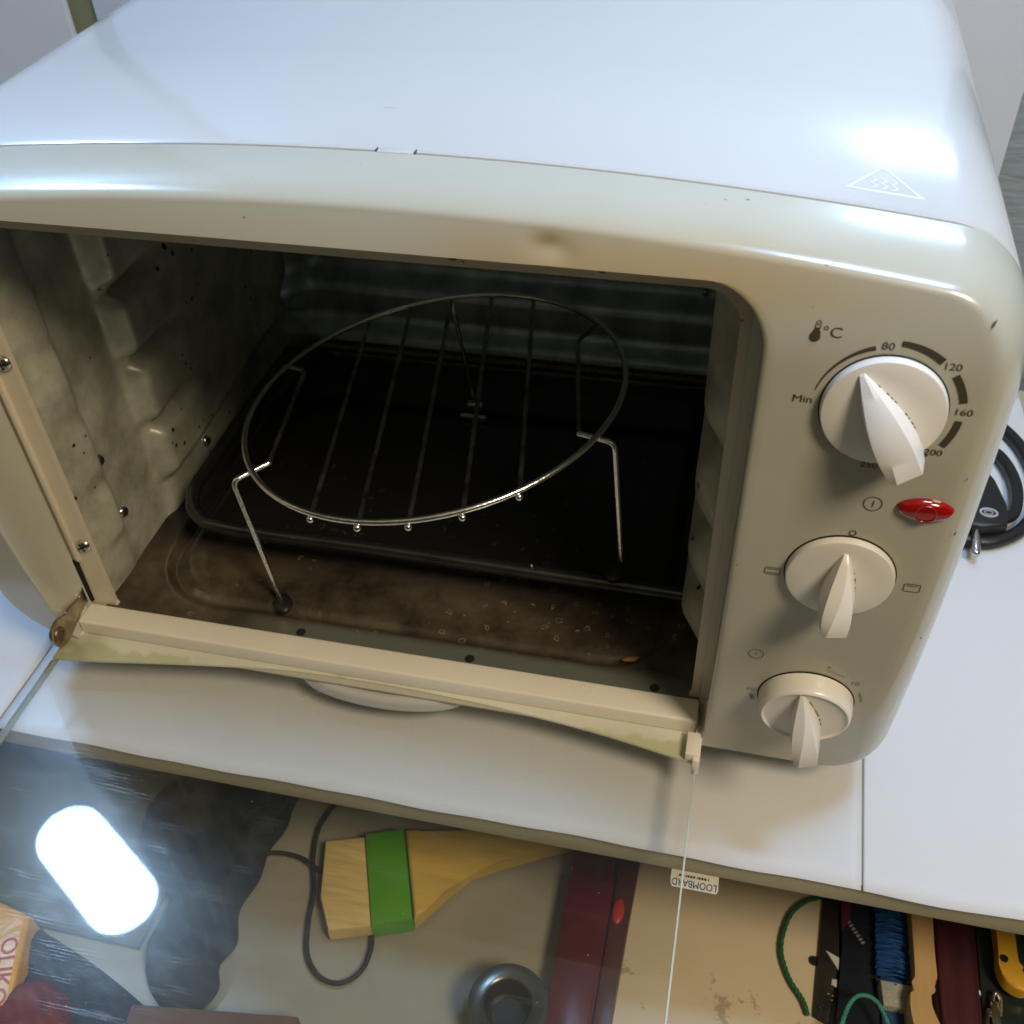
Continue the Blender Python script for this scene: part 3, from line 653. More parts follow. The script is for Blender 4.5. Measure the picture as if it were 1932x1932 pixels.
# --- dials
def dial(cx, cz, r, th, ang, tip_s, length, wmax, hmax, skirt=False, label=None):
    """disc plus faceted fin; ang = tip direction, degrees anticlockwise from straight up as seen from the front"""
    y0 = yf(cz); sl = 1.2 * (cz - 0.16)      # tilt of the face there
    tilt = math.atan(sl)
    def loc(a, b, h):     # a right, b up, h out of the panel
        bb = b * math.cos(tilt) + h * math.sin(tilt) * 1.0
        yy = -h * math.cos(tilt) + b * math.sin(tilt)
        return (cx + a, y0 + yy, cz + bb)
    bm = bmesh.new(); N_ = 64; rings = []
    if skirt: pr = [(1.0, -0.001), (1.0, th * 0.25), (0.985, th * 0.6), (0.955, th * 0.86), (0.925, th * 0.97), (0.90, th), (0.885, th * 0.94), (0.86, th * 0.90), (0.5, th * 0.88), (0.0, th * 0.88)]
    else: pr = [(1.0, -0.001), (1.0, th * 0.35), (0.992, th * 0.75), (0.975, th * 0.95), (0.95, th), (0.7, th * 1.12), (0.4, th * 1.2), (0.0, th * 1.22)]
    for rr, h in pr[:-1]:
        rings.append([bm.verts.new(loc(rr * r * math.cos(2 * math.pi * k / N_), rr * r * math.sin(2 * math.pi * k / N_), h)) for k in range(N_)])
    c = bm.verts.new(loc(0, 0, pr[-1][1]))
    for a, b in zip(rings[:-1], rings[1:]):
        for k in range(N_): bm.faces.new((a[k], a[(k + 1) % N_], b[(k + 1) % N_], b[k]))
    for k in range(N_): bm.faces.new((rings[-1][k], rings[-1][(k + 1) % N_], c))
    d = from_bm('dial', bm, M_knob, oven, 35)
    if label: d['label'] = label
    # shadow gap ring
    bm = bmesh.new(); add_tube(bm, [loc(r * 1.005 * math.cos(2 * math.pi * k / 64), r * 1.005 * math.sin(2 * math.pi * k / 64), 0.0) for k in range(64)], 0.00035, 6, True)
    from_bm('dial_gap', bm, M_dark, d, 60)
    # fin: sections from tip (t=0) to tail (t=1)
    ca, sa = math.cos(R(ang)), math.sin(R(ang))
    def fin(s, w, h):   # s along the fin (up = towards the tip), w sideways
        return loc(-sa * s + ca * w, ca * s + sa * w, h)
    bm = bmesh.new(); secs = []
    base = th * 0.85
    NT = 18
    for i in range(NT + 1):
        t = i / NT
        s = tip_s - length * t
        wd = 0.0008 + (wmax / 2) * math.sin(min(1, t / 0.78) * math.pi / 2) ** 1.0 * (1 - 0.10 * smoothstep(0.78, 1, t))
        h = base + 0.0012 + (hmax - base - 0.0012) * (math.sin(t * math.pi / 2) ** 0.9)
        ridge = wd * (0.75 - 1.45 * t)      # the ridge crosses from one side to the other
        sd = 0.84 - 0.02 * t
        secs.append([fin(s, -wd, base), fin(s, -wd * 1.0, base + (h - base) * 0.45), fin(s, -wd * sd, base + (h - base) * (0.88 + 0.04 * t)), fin(s, ridge * 0.7, h),
                     fin(s, wd * sd, base + (h - base) * (0.88 + 0.04 * t)), fin(s, wd * 1.0, base + (h - base) * 0.45), fin(s, wd, base)])
    # tail slopes back down
    for (ds, k) in ((0.0008, 0.90), (0.0014, 0.72)):
        s = tip_s - length - ds; wd = (0.0008 + wmax / 2) * 0.88
        h = base + (hmax - base) * k
        secs.append([fin(s, -wd * 0.97, base), fin(s, -wd * 0.97, base + (h - base) * 0.5), fin(s, -wd * 0.82, base + (h - base) * 0.93), fin(s, -wd * 0.4, h), fin(s, wd * 0.80, base + (h - base) * 0.93), fin(s, wd * 0.97, base + (h - base) * 0.5), fin(s, wd * 0.97, base)])
    V_ = [[bm.verts.new(p) for p in S] for S in secs]
    for a, b in zip(V_[:-1], V_[1:]):
        for k in range(6): bm.faces.new((a[k], a[k + 1], b[k + 1], b[k]))
    bm.faces.new(V_[0]); bm.faces.new(list(reversed(V_[-1])))
    from_bm('dial_grip', bm, M_knob, d, 28)
    bm = bmesh.new(); rg = random.Random(int(cz * 1000))
    for i in range(11):
        t = 0.18 + 0.055 * i; s_ = tip_s - length * t; wd = 0.0009 + (wmax / 2) * math.sin(min(1, t / 0.78) * math.pi / 2)
        if math.hypot(s_, wd) < r * 0.9 and rg.random() < 0.7:
            a_ = fin(s_ + 0.0006, wd - 0.0001, th * (0.9 if skirt else 1.15) + 0.0001); b_ = fin(s_ - 0.0006 * rg.random(), wd + 0.0001, th * (0.9 if skirt else 1.15) + 0.0001)
            add_tube(bm, [a_, b_], rg.uniform(0.00010, 0.00026), 6)
    if len(bm.verts): from_bm('dial_grime', bm, mat('grime_brown', (0.12, 0.08, 0.04), 0.8), d, 60)
    return d
dial(0.3123, 0.2110, 0.0173, 0.0030, 33, 0.0148, 0.0300, 0.0105, 0.0160, label='upper temperature dial, its grip tilted to the left')
dial(0.3118, 0.1450, 0.0172, 0.0028, 0, 0.0125, 0.0235, 0.0092, 0.0185, label='middle function dial, its grip upright')
dial(0.3118, 0.0735, 0.0172, 0.0085, 12, 0.0138, 0.0260, 0.0092, 0.0225, skirt=True, label='lower timer dial with a deep rim')

# --- printed marks, laid on the bowed face
EPS = 0.00022
def on(a, z): return (a, yf(z) - EPS, z)
M_faint = mat('worn_print', (0.26, 0.24, 0.17), 0.5)
def strip(pts, w, name='panel_print', closed=False, m_=None):
    """flat printed line of width w (number or function) through 2-D points"""
    P = [Vector((a, b)) for a, b in pts]; m = len(P); vs = []; fs = []
    for i, p_ in enumerate(P):
        a = P[(i - 1) % m] if (closed or i) else p_; b = P[(i + 1) % m] if (closed or i < m - 1) else p_
        t = (b - a).normalized(); q = Vector((-t.y, t.x)); ww = (w(i / (m - 1)) if callable(w) else w) / 2
        vs += [on(*(p_ + q * ww)), on(*(p_ - q * ww))]
    for i in range(m if closed else m - 1):
        j = (i + 1) % m; fs.append((2 * i, 2 * j, 2 * j + 1, 2 * i + 1))
    return mesh(name, vs, fs, m_ or M_print, oven, 0)
def arc(cx, cz, r, a0, a1, n=24): return [(cx + r * math.cos(R(a0 + (a1 - a0) * k / n)), cz + r * math.sin(R(a0 + (a1 - a0) * k / n))) for k in range(n + 1)]
K1 = (0.3123, 0.2108)
strip(arc(*K1, 0.0198, 167, 106), lambda t: 0.00022 + 0.0011 * t)
strip(arc(*K1, 0.0210, 87, 53), lambda t: 0.0016 + 0.0006 * t)
strip(arc(*K1, 0.0212, 38, 13), 0.0021)
strip(arc(*K1, 0.0208, -3, -29), 0.0021)
strip(arc(*K1, 0.0195, -42, -47, 4), 0.0022)
strip(arc(*K1, 0.0192, -73, -78, 4), 0.0022)
def ptext(s, x, z, size, ang=0, sx=1.0, bold=0.00002, m_=None):
    ca, sa = math.cos(R(ang)), math.sin(R(ang))
    text_obj('panel_lettering', s, size, lambda a, b: on(x + ca * a - sa * b, z + sa * a + ca * b), m_ or M_print, oven, bold, sx)
ptext('Min', 0.2900, 0.2118, 0.0034, sx=1.15)
ptext('80', 0.3100, 0.2306, 0.0031, sx=1.15); ptext('120', 0.3276, 0.2264, 0.0030, sx=1.15); ptext('160', 0.3336, 0.2126, 0.0031, sx=1.15)
ptext('200', 0.3288, 0.1982, 0.0030, sx=1.15); ptext('250', 0.3122, 0.1912, 0.0030, sx=1.15)
ptext('\u00b0C', 0.2948, 0.2330, 0.0042, sx=1.2)
# thermometer
strip(arc(0.2905, 0.2326, 0.00001, 0, 360, 8), 0.0024)
bulb = [(0.2903 + 0.0015 * math.cos(2 * math.pi * k / 20), 0.2316 + 0.0015 * math.sin(2 * math.pi * k / 20)) for k in range(20)]
mesh('panel_print', [on(*q) for q in bulb], [tuple(range(20))], M_print, oven, 0)
mesh('panel_print', [on(*q) for q in ((0.2897, 0.2320), (0.2911, 0.2320), (0.2914, 0.2342), (0.2900, 0.2342))], [(0, 1, 2, 3)], M_print, oven, 0)
strip([(0.2900, 0.2340), (0.2902, 0.2356), (0.2906, 0.2361), (0.2912, 0.2361), (0.2915, 0.2356), (0.2914, 0.2340)], 0.00022)
strip([(0.2904, 0.2349), (0.2911, 0.2349)], 0.00018); strip([(0.2904, 0.2354), (0.2911, 0.2354)], 0.00018)
# power symbol, marks round the two lower dials
strip(arc(0.3162, 0.1768, 0.0027, 0, 360, 32)[:-1], 0.00028, closed=True); strip([(0.3162, 0.1755), (0.3163, 0.1781)], 0.00032)
strip(arc(0.3126, 0.1640, 0.0010, 0, 360, 20)[:-1], 0.00032, closed=True)
def rrm(cx, cz, w, h, r=0.0006):
    pts = []
    for (sx_, sz_, a0) in ((1, 1, 0), (-1, 1, 90), (-1, -1, 180), (1, -1, 270)):
        for k in range(5):
            a = R(a0 + 22.5 * k); pts.append((cx + sx_ * (w / 2 - r) + r * math.cos(a), cz + sz_ * (h / 2 - r) + r * math.sin(a)))
    strip(pts, 0.00024, closed=True)
rrm(0.2908, 0.1425, 0.0048, 0.0033); strip([(0.2890, 0.1434), (0.2926, 0.1434)], 0.00024); strip([(0.2890, 0.1416), (0.2926, 0.1416)], 0.00024)
rrm(0.3348, 0.1432, 0.0050, 0.0035); strip([(0.3330, 0.1441), (0.3366, 0.1441)], 0.00024)
strip(arc(0.2909, 0.0972, 0.0026, 0, 360, 32)[:-1], 0.00024, closed=True); strip([(0.2909, 0.0983), (0.2911, 0.0971), (0.2902, 0.0970)], 0.00022)
ptext('60', 0.2915, 0.0745, 0.0028, sx=1.15, bold=0, m_=M_faint); ptext('10', 0.3272, 0.0880, 0.0030, sx=1.15, bold=0, m_=M_faint)
strip(arc(0.3118, 0.0740, 0.0202, 78, 56, 12), 0.00025, m_=M_faint)
strip(arc(0.3118, 0.0740, 0.0198, 25, 8, 8), 0.0007, m_=M_faint)
strip(arc(0.3118, 0.0740, 0.0200, 190, 199, 6), 0.0014, m_=M_faint)
ptext('0', 0.3170, 0.0955, 0.0024, bold=0, m_=M_faint)

# chips and scuffs in the enamel edge
M_chip = mat('chip_brown', (0.10, 0.075, 0.035), 0.6, var=0.3, vscale=400)
for (x, z, w, h, a) in ((0.3352, 0.2392, 0.0008, 0.0026, -12), (0.3418, 0.1690, 0.0006, 0.0020, -10), (0.3428, 0.1195, 0.0008, 0.0008, 0), (0.3400, 0.1900, 0.0003, 0.0016, -5), (0.3080, 0.0480, 0.0018, 0.0004, 25), (0.2990, 0.0455, 0.0004, 0.0004, 0)):
    pts = [(x + w * math.cos(t) * random.uniform(0.6, 1.1) * 0.5 + h * 0.5 * math.sin(t) * math.sin(R(-a)), z + h * 0.5 * math.sin(t) * random.uniform(0.8, 1.1)) for t in [2 * math.pi * k / 9 for k in range(9)]]
    mesh('enamel_chip', [on(*q) for q in pts], [tuple(range(9))], M_chip, oven, 0)

for (x, y, w, a) in ((0.1470, 0.0430, 0.0050, 8), (0.1120, 0.0300, 0.0030, 20), (0.2480, 0.0900, 0.0018, -10), (0.2030, 0.1050, 0.0022, 4)):
    q_ = [(x + w * t * math.cos(R(a)), y + w * t * math.sin(R(a)) + 0.0004 * math.sin(t * 5)) for t in [k / 8 for k in range(9)]]
    vs = []
    for a_, b_ in q_: vs += [(a_, b_ - 0.00010, ztop(a_) + 0.0007), (a_, b_ + 0.00012, ztop(a_) + 0.0007)]
    mesh('enamel_scuff', vs, [(2 * i, 2 * i + 2, 2 * i + 3, 2 * i + 1) for i in range(8)], mat('scuff_grey', (0.42, 0.41, 0.38), 0.5), oven, 0)
for (x, z, w, h) in ((0.1800, 0.2325, 0.0030, 0.0016), (0.1835, 0.2318, 0.0010, 0.0008), (0.2270, 0.2325, 0.0026, 0.0010), (0.1030, 0.2330, 0.0020, 0.0008)):
    pts = [(x + w * 0.5 * math.cos(t) * random.uniform(0.6, 1.2), z + h * 0.5 * math.sin(t) * random.uniform(0.6, 1.2)) for t in [2 * math.pi * k / 10 for k in range(10)]]
    mesh('rust_spot', [(a_, 0.0001, b_) for a_, b_ in pts], [tuple(range(10))], mat('rust_brown', (0.22, 0.10, 0.03), 0.7, var=0.3, vscale=500), oven, 0)
# red indicator lens
def lens_mat():
    m = bpy.data.materials.new('red_lens'); m.use_nodes = True; b = m.node_tree.nodes['Principled BSDF']
    b.inputs['Base Color'].default_value = (0.30, 0.004, 0.003, 1); b.inputs['Roughness'].default_value = 0.08; b.inputs['Coat Weight'].default_value = 0.8; b.inputs['Coat Roughness'].default_value = 0.04
    b.inputs['Subsurface Weight'].default_value = 0.15; b.inputs['Subsurface Radius'].default_value = (0.004, 0.0005, 0.0003)
    return m
M_lens = lens_mat()
bm = bmesh.new(); lx, lz, ha, hb = 0.3313, 0.1770, 0.0083, 0.0041; N_ = 56; rows = []
for (s, h) in ((1.03, -0.0003), (1.0, 0.0006), (0.93, 0.0014), (0.80, 0.0020), (0.6, 0.0024), (0.3, 0.0026)):
    row = []
    for k in range(N_):
        a = 2 * math.pi * k / N_; ex = math.cos(a); ez = math.sin(a)
        zz = ez * (abs(ez) ** 0.12)
        row.append(bm.verts.new((lx + ha * s * ex, yf(lz) + 0.02 * 0 - h, lz + hb * s * zz + 0.0)))
    rows.append(row)
for a, b in zip(rows[:-1], rows[1:]):
    for k in range(N_): bm.faces.new((a[k], a[(k + 1) % N_], b[(k + 1) % N_], b[k]))
bm.faces.new(rows[-1])
lens = from_bm('indicator_lens', bm, M_lens, oven, 60); lens['label'] = 'pointed oval red indicator lens'
bm = bmesh.new(); add_tube(bm, [(lx + 0.0031 * math.cos(2 * math.pi * k / 32), yf(lz) - 0.0024, lz + 0.0031 * math.sin(2 * math.pi * k / 32)) for k in range(32)], 0.00035, 8, True)
from_bm('lens_ring', bm, mat('deep_red', (0.30, 0.004, 0.003), 0.1, coat=0.6), lens, 60)

# faint hot-surface triangle on the casing top
def ont(x, y, e=0.0001): return (x, y, ztop(x) + 0.0006 + e)
M_tri = mat('white_print', (0.62, 0.63, 0.63), 0.22)
tri = [(0.2945, 0.0215), (0.3060, 0.0400), (0.3175, 0.0215)]
vs = []; fs = []; 
cen = Vector((0.3060, 0.0277))
for p_ in tri: 
    q = Vector(p_); vs += [ont(*q), ont(*(cen + (q - cen) * 0.84))]
for i in range(3): j = (i + 1) % 3; fs.append((2 * i, 2 * j, 2 * j + 1, 2 * i + 1))
mesh('warning_print', vs, fs, M_tri, oven, 0)
for k in range(3):
    x0_ = 0.3030 + 0.0030 * k
    P_ = catmull([(x0_ + 0.0007 * (1 if i % 2 else -1), 0.0238 + 0.0019 * i, 0) for i in range(5)], 4)
    vs = []; 
    for q in P_: vs += [ont(q.x - 0.0004, q.y), ont(q.x + 0.0004, q.y)]
    mesh('warning_print', vs, [(2 * i, 2 * i + 2, 2 * i + 3, 2 * i + 1) for i in range(len(P_) - 1)], M_tri, oven, 0)

# ------------------------------------------------------------ wire rack inside
rack = empty('wire_rack', (0.139, 0.084, 0.035), 'round chrome wire rack on three legs standing inside the oven', 'wire rack')
def rz(x, y, d=0): return 0.117 + 0.15 * (x - 0.15) + d
RC = Vector((0.1390, 0.0840)); RR = 0.0865
tube('ring', [(RC.x + RR * math.cos(2 * math.pi * k / 96), RC.y + RR * math.sin(2 * math.pi * k / 96), rz(RC.x + RR * math.cos(2 * math.pi * k / 96), 0)) for k in range(96)], 0.00138, M_chrome, rack, 10, True)
u_ = Vector((0.175, -1)).normalized(); v_ = Vector((-u_.y, u_.x))
if v_.x < 0: v_ = -v_
for o_ in (-0.042, -0.021, 0.0, 0.0212, 0.0430):
    hl = math.sqrt(RR ** 2 - o_ ** 2)
    a = RC + v_ * o_ - u_ * (hl - 0.0005); b = RC + v_ * o_ + u_ * (hl + 0.0012)
    tube('bar', [(*(a + (b - a) * t), rz((a + (b - a) * t).x, 0, -0.0021)) for t in [k / 10 for k in range(11)]], 0.00105, M_darkwire, rack, 8)
    bm = bmesh.new(); bmesh.ops.create_uvsphere(bm, u_segments=10, v_segments=6, radius=0.0017, matrix=Matrix.Translation((b.x, b.y, rz(b.x, 0, -0.0023))))
    from_bm('weld_bead', bm, M_chrome, rack)
def bend(pts, r=0.004):
    """polyline with rounded corners"""
    P = [Vector(p) for p in pts]; out_ = [P[0]]
    for i in range(1, len(P) - 1):
        a = P[i] + (P[i - 1] - P[i]).normalized() * min(r, (P[i - 1] - P[i]).length * 0.45); c = P[i] + (P[i + 1] - P[i]).normalized() * min(r, (P[i + 1] - P[i]).length * 0.45)
        for k in range(6):
            t = k / 5; out_.append(a * (1 - t) ** 2 + P[i] * 2 * t * (1 - t) + c * t * t)
    out_.append(P[-1]); return out_
d_ = -0.0022
lg = []
tube('side_bar', bend([(0.0525, 0.1130, rz(0.0525, 0, d_)), (0.0654, 0.1090, rz(0.0654, 0, d_)), (0.0769, 0.0368, rz(0.0769, 0, d_))]), 0.00105, M_darkwire, rack, 8)
tube('side_bar', bend([(0.2040, 0.1400, rz(0.2051, 0, d_)), (0.1976, 0.1278, rz(0.1976, 0, d_)), (0.2109, 0.0566, rz(0.2109, 0, d_))]), 0.00105, M_darkwire, rack, 8)
l1 = tube('leg', bend([(0.0767, 0.0368, rz(0.0767, 0, d_)), (0.0648, 0.0244, rz(0.0648, 0, d_)), (0.0756, 0.0190, 0.0375)], 0.0035), 0.00125, M_chrome, rack, 10)
l2 = tube('leg', bend([(0.2109, 0.0566, rz(0.2109, 0, d_)), (0.2268, 0.0501, rz(0.2268, 0, d_)), (0.2322, 0.0470, 0.0625)], 0.0035), 0.00125, M_chrome, rack, 10)
l3 = tube('leg', bend([(0.1247, 0.1690, rz(0.1247, 0, d_)), (0.1262, 0.1655, rz(0.1247, 0, -0.006)), (0.1300, 0.1790, 0.0390)], 0.003), 0.00115, M_chrome, rack, 10)
def cap(c, ang, parent, w=0.0042, l=0.0066):
    bm = bmesh.new(); bmesh.ops.create_uvsphere(bm, u_segments=20, v_segments=12, radius=1)
    for v in bm.verts:
        s = 1 - 0.35 * max(0, -v.co.x); v.co = Vector((v.co.x * l, v.co.y * w * s, v.co.z * 0.0022))
    bm.transform(Matrix.Translation(c) @ Matrix.Rotation(R(ang), 4, 'Z')); return from_bm('foot_pad', bm, M_black, parent, 60)
cap((0.0795, 0.0150, 0.0372), -60, l1); cap((0.2312, 0.0425, 0.0600), -110, l2)
bm = bmesh.new(); add_box(bm, (0.1255, 0.1770, 0.0360), (0.1345, 0.1800, 0.0400), 0.0006); add_box(bm, (0.1235, 0.1690, 0.0352), (0.1385, 0.1715, 0.0374), 0.0006)
from_bm('foot_clip', bm, M_chrome, l3)
# flake of dried leaf on the tray
fl = [(0.2385, 0.0133), (0.2398, 0.0152), (0.2420, 0.0163), (0.2445, 0.0163), (0.2462, 0.0170), (0.2450, 0.0150), (0.2445, 0.0138), (0.2420, 0.0130), (0.2400, 0.0128)]
bm = bmesh.new(); vv = [bm.verts.new((a, b, 0.0352 + random.uniform(0, 0.0006))) for a, b in fl]; cc = bm.verts.new((0.2425, 0.0148, 0.0363))
for i in range(len(fl)): bm.faces.new((vv[i], vv[(i + 1) % len(fl)], cc))
fk = from_bm('crumb_flake', bm, mat('orange_flake', (0.42, 0.21, 0.08), 0.6, var=0.2, vscale=300), None, 0)
md = fk.modifiers.new('t', 'SOLIDIFY'); md.thickness = 0.0002
tag(fk, 'small orange crumb flake lying on the tray near its right front corner', 'crumb')
bm = bmesh.new(); bmesh.ops.create_uvsphere(bm, u_segments=14, v_segments=10, radius=0.0009, matrix=Matrix.Translation((0.1930, 0.0400, 0.0590)))
tag(from_bm('water_drop', bm, M_chrome), 'tiny shiny droplet on the front heating element', 'droplet')

# ------------------------------------------------------------ power cable and plug
cable = empty('power_cable', (0.425, 0.20, 0), 'coiled black power cable with plug lying right of the oven', 'power cable')
tube('cord', catmull([(0.385, 0.262, 0.0042), (0.405, 0.2660, 0.0042), (0.4240, 0.2605, 0.0042), (0.4330, 0.2500, 0.0042), (0.4395, 0.2330, 0.0042), (0.4425, 0.2110, 0.0042), (0.4405, 0.1900, 0.0042), (0.4330, 0.1720, 0.0045), (0.4220, 0.1595, 0.0045), (0.4080, 0.1530, 0.0045), (0.390, 0.1560, 0.0042)], 8), 0.0036, M_black, cable, 14)
tube('cord', catmull([(0.380, 0.236, 0.0042), (0.400, 0.2410, 0.0042), (0.4150, 0.2370, 0.0046), (0.4250, 0.2270, 0.0050), (0.4300, 0.2100, 0.0052), (0.4300, 0.1920, 0.0055), (0.4255, 0.1760, 0.0070), (0.4180, 0.1680, 0.0090)], 8), 0.0034, M_black, cable, 14)
pl_ = [(0.3990, 0.2080), (0.4120, 0.2080), (0.4175, 0.1960), (0.4215, 0.1760), (0.4200, 0.1600), (0.4080, 0.1560), (0.3980, 0.1560)]
plug = prism('plug', pl_, 0.0008, 0.0140, M_black, cable, 0.0025, 3)
tube('plug_pin', [(0.4052, 0.1590, 0.0085), (0.4045, 0.150, 0.0082), (0.4035, 0.1405, 0.0078), (0.4033, 0.1392, 0.0078)], lambda t: 0.0024 if t < 0.9 else 0.0014, M_steel, cable, 14)
tube('plug_pin', [(0.3960, 0.1600, 0.0085), (0.3950, 0.1400, 0.0080)], 0.0024, M_steel, cable, 14)
M_embl = mat('emblem_grey', (0.45, 0.47, 0.47), 0.4)
bm = bmesh.new(); add_tube(bm, [(0.4108 + 0.0042 * math.cos(2 * math.pi * k / 28), 0.1665 + 0.0030 * math.sin(2 * math.pi * k / 28), 0.01405) for k in range(28)], 0.0007, 6, True)
add_tube(bm, [(0.4108 + 0.0021 * math.cos(2 * math.pi * k / 20), 0.1667 + 0.0014 * math.sin(2 * math.pi * k / 20), 0.01405) for k in range(20)], 0.0003, 6, True)
from_bm('plug_emblem', bm, M_embl, cable, 60)

# ------------------------------------------------------------ things in the open drawer below
Z = -0.130
box('dark_board', (-0.35, -0.090, Z + 0.0004), (0.010, 0.20, Z + 0.004), mat('drab_board', (0.10, 0.10, 0.075), 0.5, var=0.15, vscale=20)); tag(bpy.data.objects['dark_board'], 'drab dark board in the left of the drawer behind the mirrored lamp', 'board')
cord = tube('thin_cord', catmull([(0.088, 0.030, Z + 0.004), (0.080, 0.006, Z + 0.004), (0.0775, -0.008, Z + 0.004), (0.081, -0.025, Z + 0.004), (0.088, -0.042, Z + 0.004), (0.0915, -0.059, Z + 0.004), (0.097, -0.075, Z + 0.004), (0.107, -0.0845, Z + 0.004), (0.1185, -0.0855, Z + 0.004), (0.1265, -0.078, Z + 0.004), (0.128, -0.066, Z + 0.004), (0.124, -0.052, Z + 0.003)], 8), 0.0013, mat('black_braid', (0.02, 0.018, 0.016), 0.7, spots=((0.2, 0.18, 0.15), 800, 0.15)), None, 8)
tag(cord, 'thin black braided cord looping out from under the yellow brush', 'cord')
cord = tube('thin_cord', catmull([(0.036, -0.052, Z + 0.0055), (0.046, -0.038, Z + 0.0055), (0.054, -0.029, Z + 0.0055), (0.063, -0.026, Z + 0.0055), (0.075, -0.0265, Z + 0.0055), (0.086, -0.031, Z + 0.0065), (0.098, -0.0345, Z + 0.007)], 8), lambda t: 0.0013 if t < 0.85 else 0.0013 * (1.2 - t) * 3.2, mat('black_braid', (0, 0, 0)), None, 8)
tag(cord, 'short thin black cord with a pointed end crossing the looped cord', 'cord')

br = empty('paint_brush', (0.13, -0.03, Z), 'wide yellow brush with a bright green band, under the door glass', 'brush')
M_yel = mat('yellow_wood', (0.64, 0.44, 0.10), 0.45, var=0.14, vscale=30, stretch=(0.6, 4, 1), bump=0.15, bscale=120)
M_yel2 = mat('yellow_bristle', (0.72, 0.54, 0.22), 0.6, var=0.18, vscale=60, stretch=(0.5, 5, 1), bump=0.4, bscale=120)
prism('bristles', [(0.0870, -0.0180), (0.1075, -0.0112), (0.1275, -0.0585), (0.1060, -0.0655), (0.0955, -0.049)], Z + 0.004, Z + 0.014, M_yel2, br, 0.002)
prism('ferrule', [(0.1078, -0.0110), (0.1275, -0.0035), (0.1470, -0.0515), (0.1275, -0.0592)], Z + 0.003, Z + 0.0165, mat('green_band', (0.10, 0.36, 0.015), 0.4, var=0.06, vscale=40), br, 0.0015)
prism('handle', [(0.1280, -0.0035), (0.136, -0.001), (0.150, -0.002), (0.166, 0.004), (0.190, 0.013), (0.230, 0.022), (0.231, 0.014), (0.205, 0.0010), (0.184, -0.0105), (0.169, -0.0200), (0.1585, -0.0340), (0.1520, -0.0450), (0.1474, -0.0510)], Z + 0.005, Z + 0.0150, M_yel, br, 0.002, 3)

def blob(name, pts, z0, h, m, label, cat, seed=1, rough=0.25, fill=0.55):
    """soft heap over an outline: rings shrink towards the centre while they rise"""
    P = catmull([(a, b, 0) for a, b in pts], 5, True); c = sum(P, Vector()) / len(P); rnd = random.Random(seed)
    bm = bmesh.new(); rows = []; ph = [rnd.uniform(0, 6) for _ in range(6)]
    for j in range(15):
        t = j / 15; row = []
        for p_ in P:
            q = c + (p_ - c) * (1 - t) if j else p_
            hh = h * (math.sin(min(1, t / fill) * math.pi / 2) ** 0.6) * (1 + rough * (math.sin(q.x * 160 + ph[0]) * math.sin(q.y * 190 + ph[1]) + 0.5 * math.sin((q.x + q.y) * 330 + ph[2])))
            row.append(bm.verts.new((q.x, q.y, z0 + (hh if j else 0))))
        rows.append(row)
    for a, b in zip(rows[:-1], rows[1:]):
        for k in range(len(P)): bm.faces.new((a[k], a[(k + 1) % len(P)], b[(k + 1) % len(P)], b[k]))
    bm.faces.new(rows[-1])
    o = from_bm(name, bm, m, None, 60); return tag(o, label, cat)
M_cloth = mat('black_cloth', (0.018, 0.024, 0.028), 0.8, var=0.3, vscale=60, bump=0.5, bscale=500)
blob('work_glove', [(0.058, 0.014), (0.059, 0.0), (0.0600, -0.012), (0.056, -0.027), (0.0575, -0.043), (0.054, -0.061), (0.0600, -0.078), (0.0560, -0.090), (0.0605, -0.101), (0.0570, -0.111), (0.048, -0.1165), (0.036, -0.115), (0.025, -0.107), (0.017, -0.094), (0.0165, -0.078), (0.014, -0.062), (-0.004, -0.050), (-0.020, -0.030), (-0.020, 0.000), (0.010, 0.030), (0.04, 0.040)], Z + 0.0045, 0.016, M_cloth, 'crumpled black cloth glove under the left half of the door glass', 'glove', 2)
blob('navy_cloth', [(-0.055, -0.092), (-0.040, -0.093), (-0.015, -0.100), (0.008, -0.108), (0.030, -0.117), (0.049, -0.126), (0.060, -0.145), (0.03, -0.175), (-0.03, -0.175), (-0.06, -0.14)], Z + 0.001, 0.013, mat('navy_cloth', (0.014, 0.022, 0.040), 0.8, var=0.3, vscale=60, bump=0.5, bscale=500), 'dark navy cloth in the bottom left corner', 'cloth', 5)
blob('crimson_cloth', [(-0.032, -0.122), (-0.021, -0.118), (-0.006, -0.123), (0.002, -0.134), (-0.002, -0.150), (-0.028, -0.160), (-0.038, -0.14)], Z + 0.008, 0.017, mat('crimson_cloth', (0.16, 0.008, 0.014), 0.75, var=0.2, vscale=70, bump=0.4, bscale=500), 'dark crimson cloth bundle on the navy cloth, bottom left corner', 'cloth', 6)
pk = empty('yellow_packet', (-0.045, -0.12, Z), 'orange-yellow packet with red capital letters at the left edge', 'packet')
bm = bmesh.new(); add_prism(bm, [(-0.078, -0.086), (-0.0440, -0.0925), (-0.0225, -0.150), (-0.055, -0.160)], Z + 0.006, Z + 0.022, 0.003, 3); from_bm('packet_body', bm, mat('yellow_film', (0.72, 0.34, 0.03), 0.3, var=0.15, vscale=50, bump=0.6, bscale=120), pk)
def pkt(a, b):
    # run of text along the packet's right edge
    o0 = Vector((-0.0445, -0.110)); d1 = Vector((0.0215, -0.0575)).normalized(); d2 = Vector((-d1.y, d1.x))
    q = o0 + d1 * (a + 0.012) + d2 * (b - 0.0005); return (q.x, q.y, Z + 0.0222)
text_obj('packet_lettering', 'OLIKO', 0.0115, pkt, mat('packet_red', (0.42, 0.05, 0.01), 0.4), pk, 0.0003, 1.0)
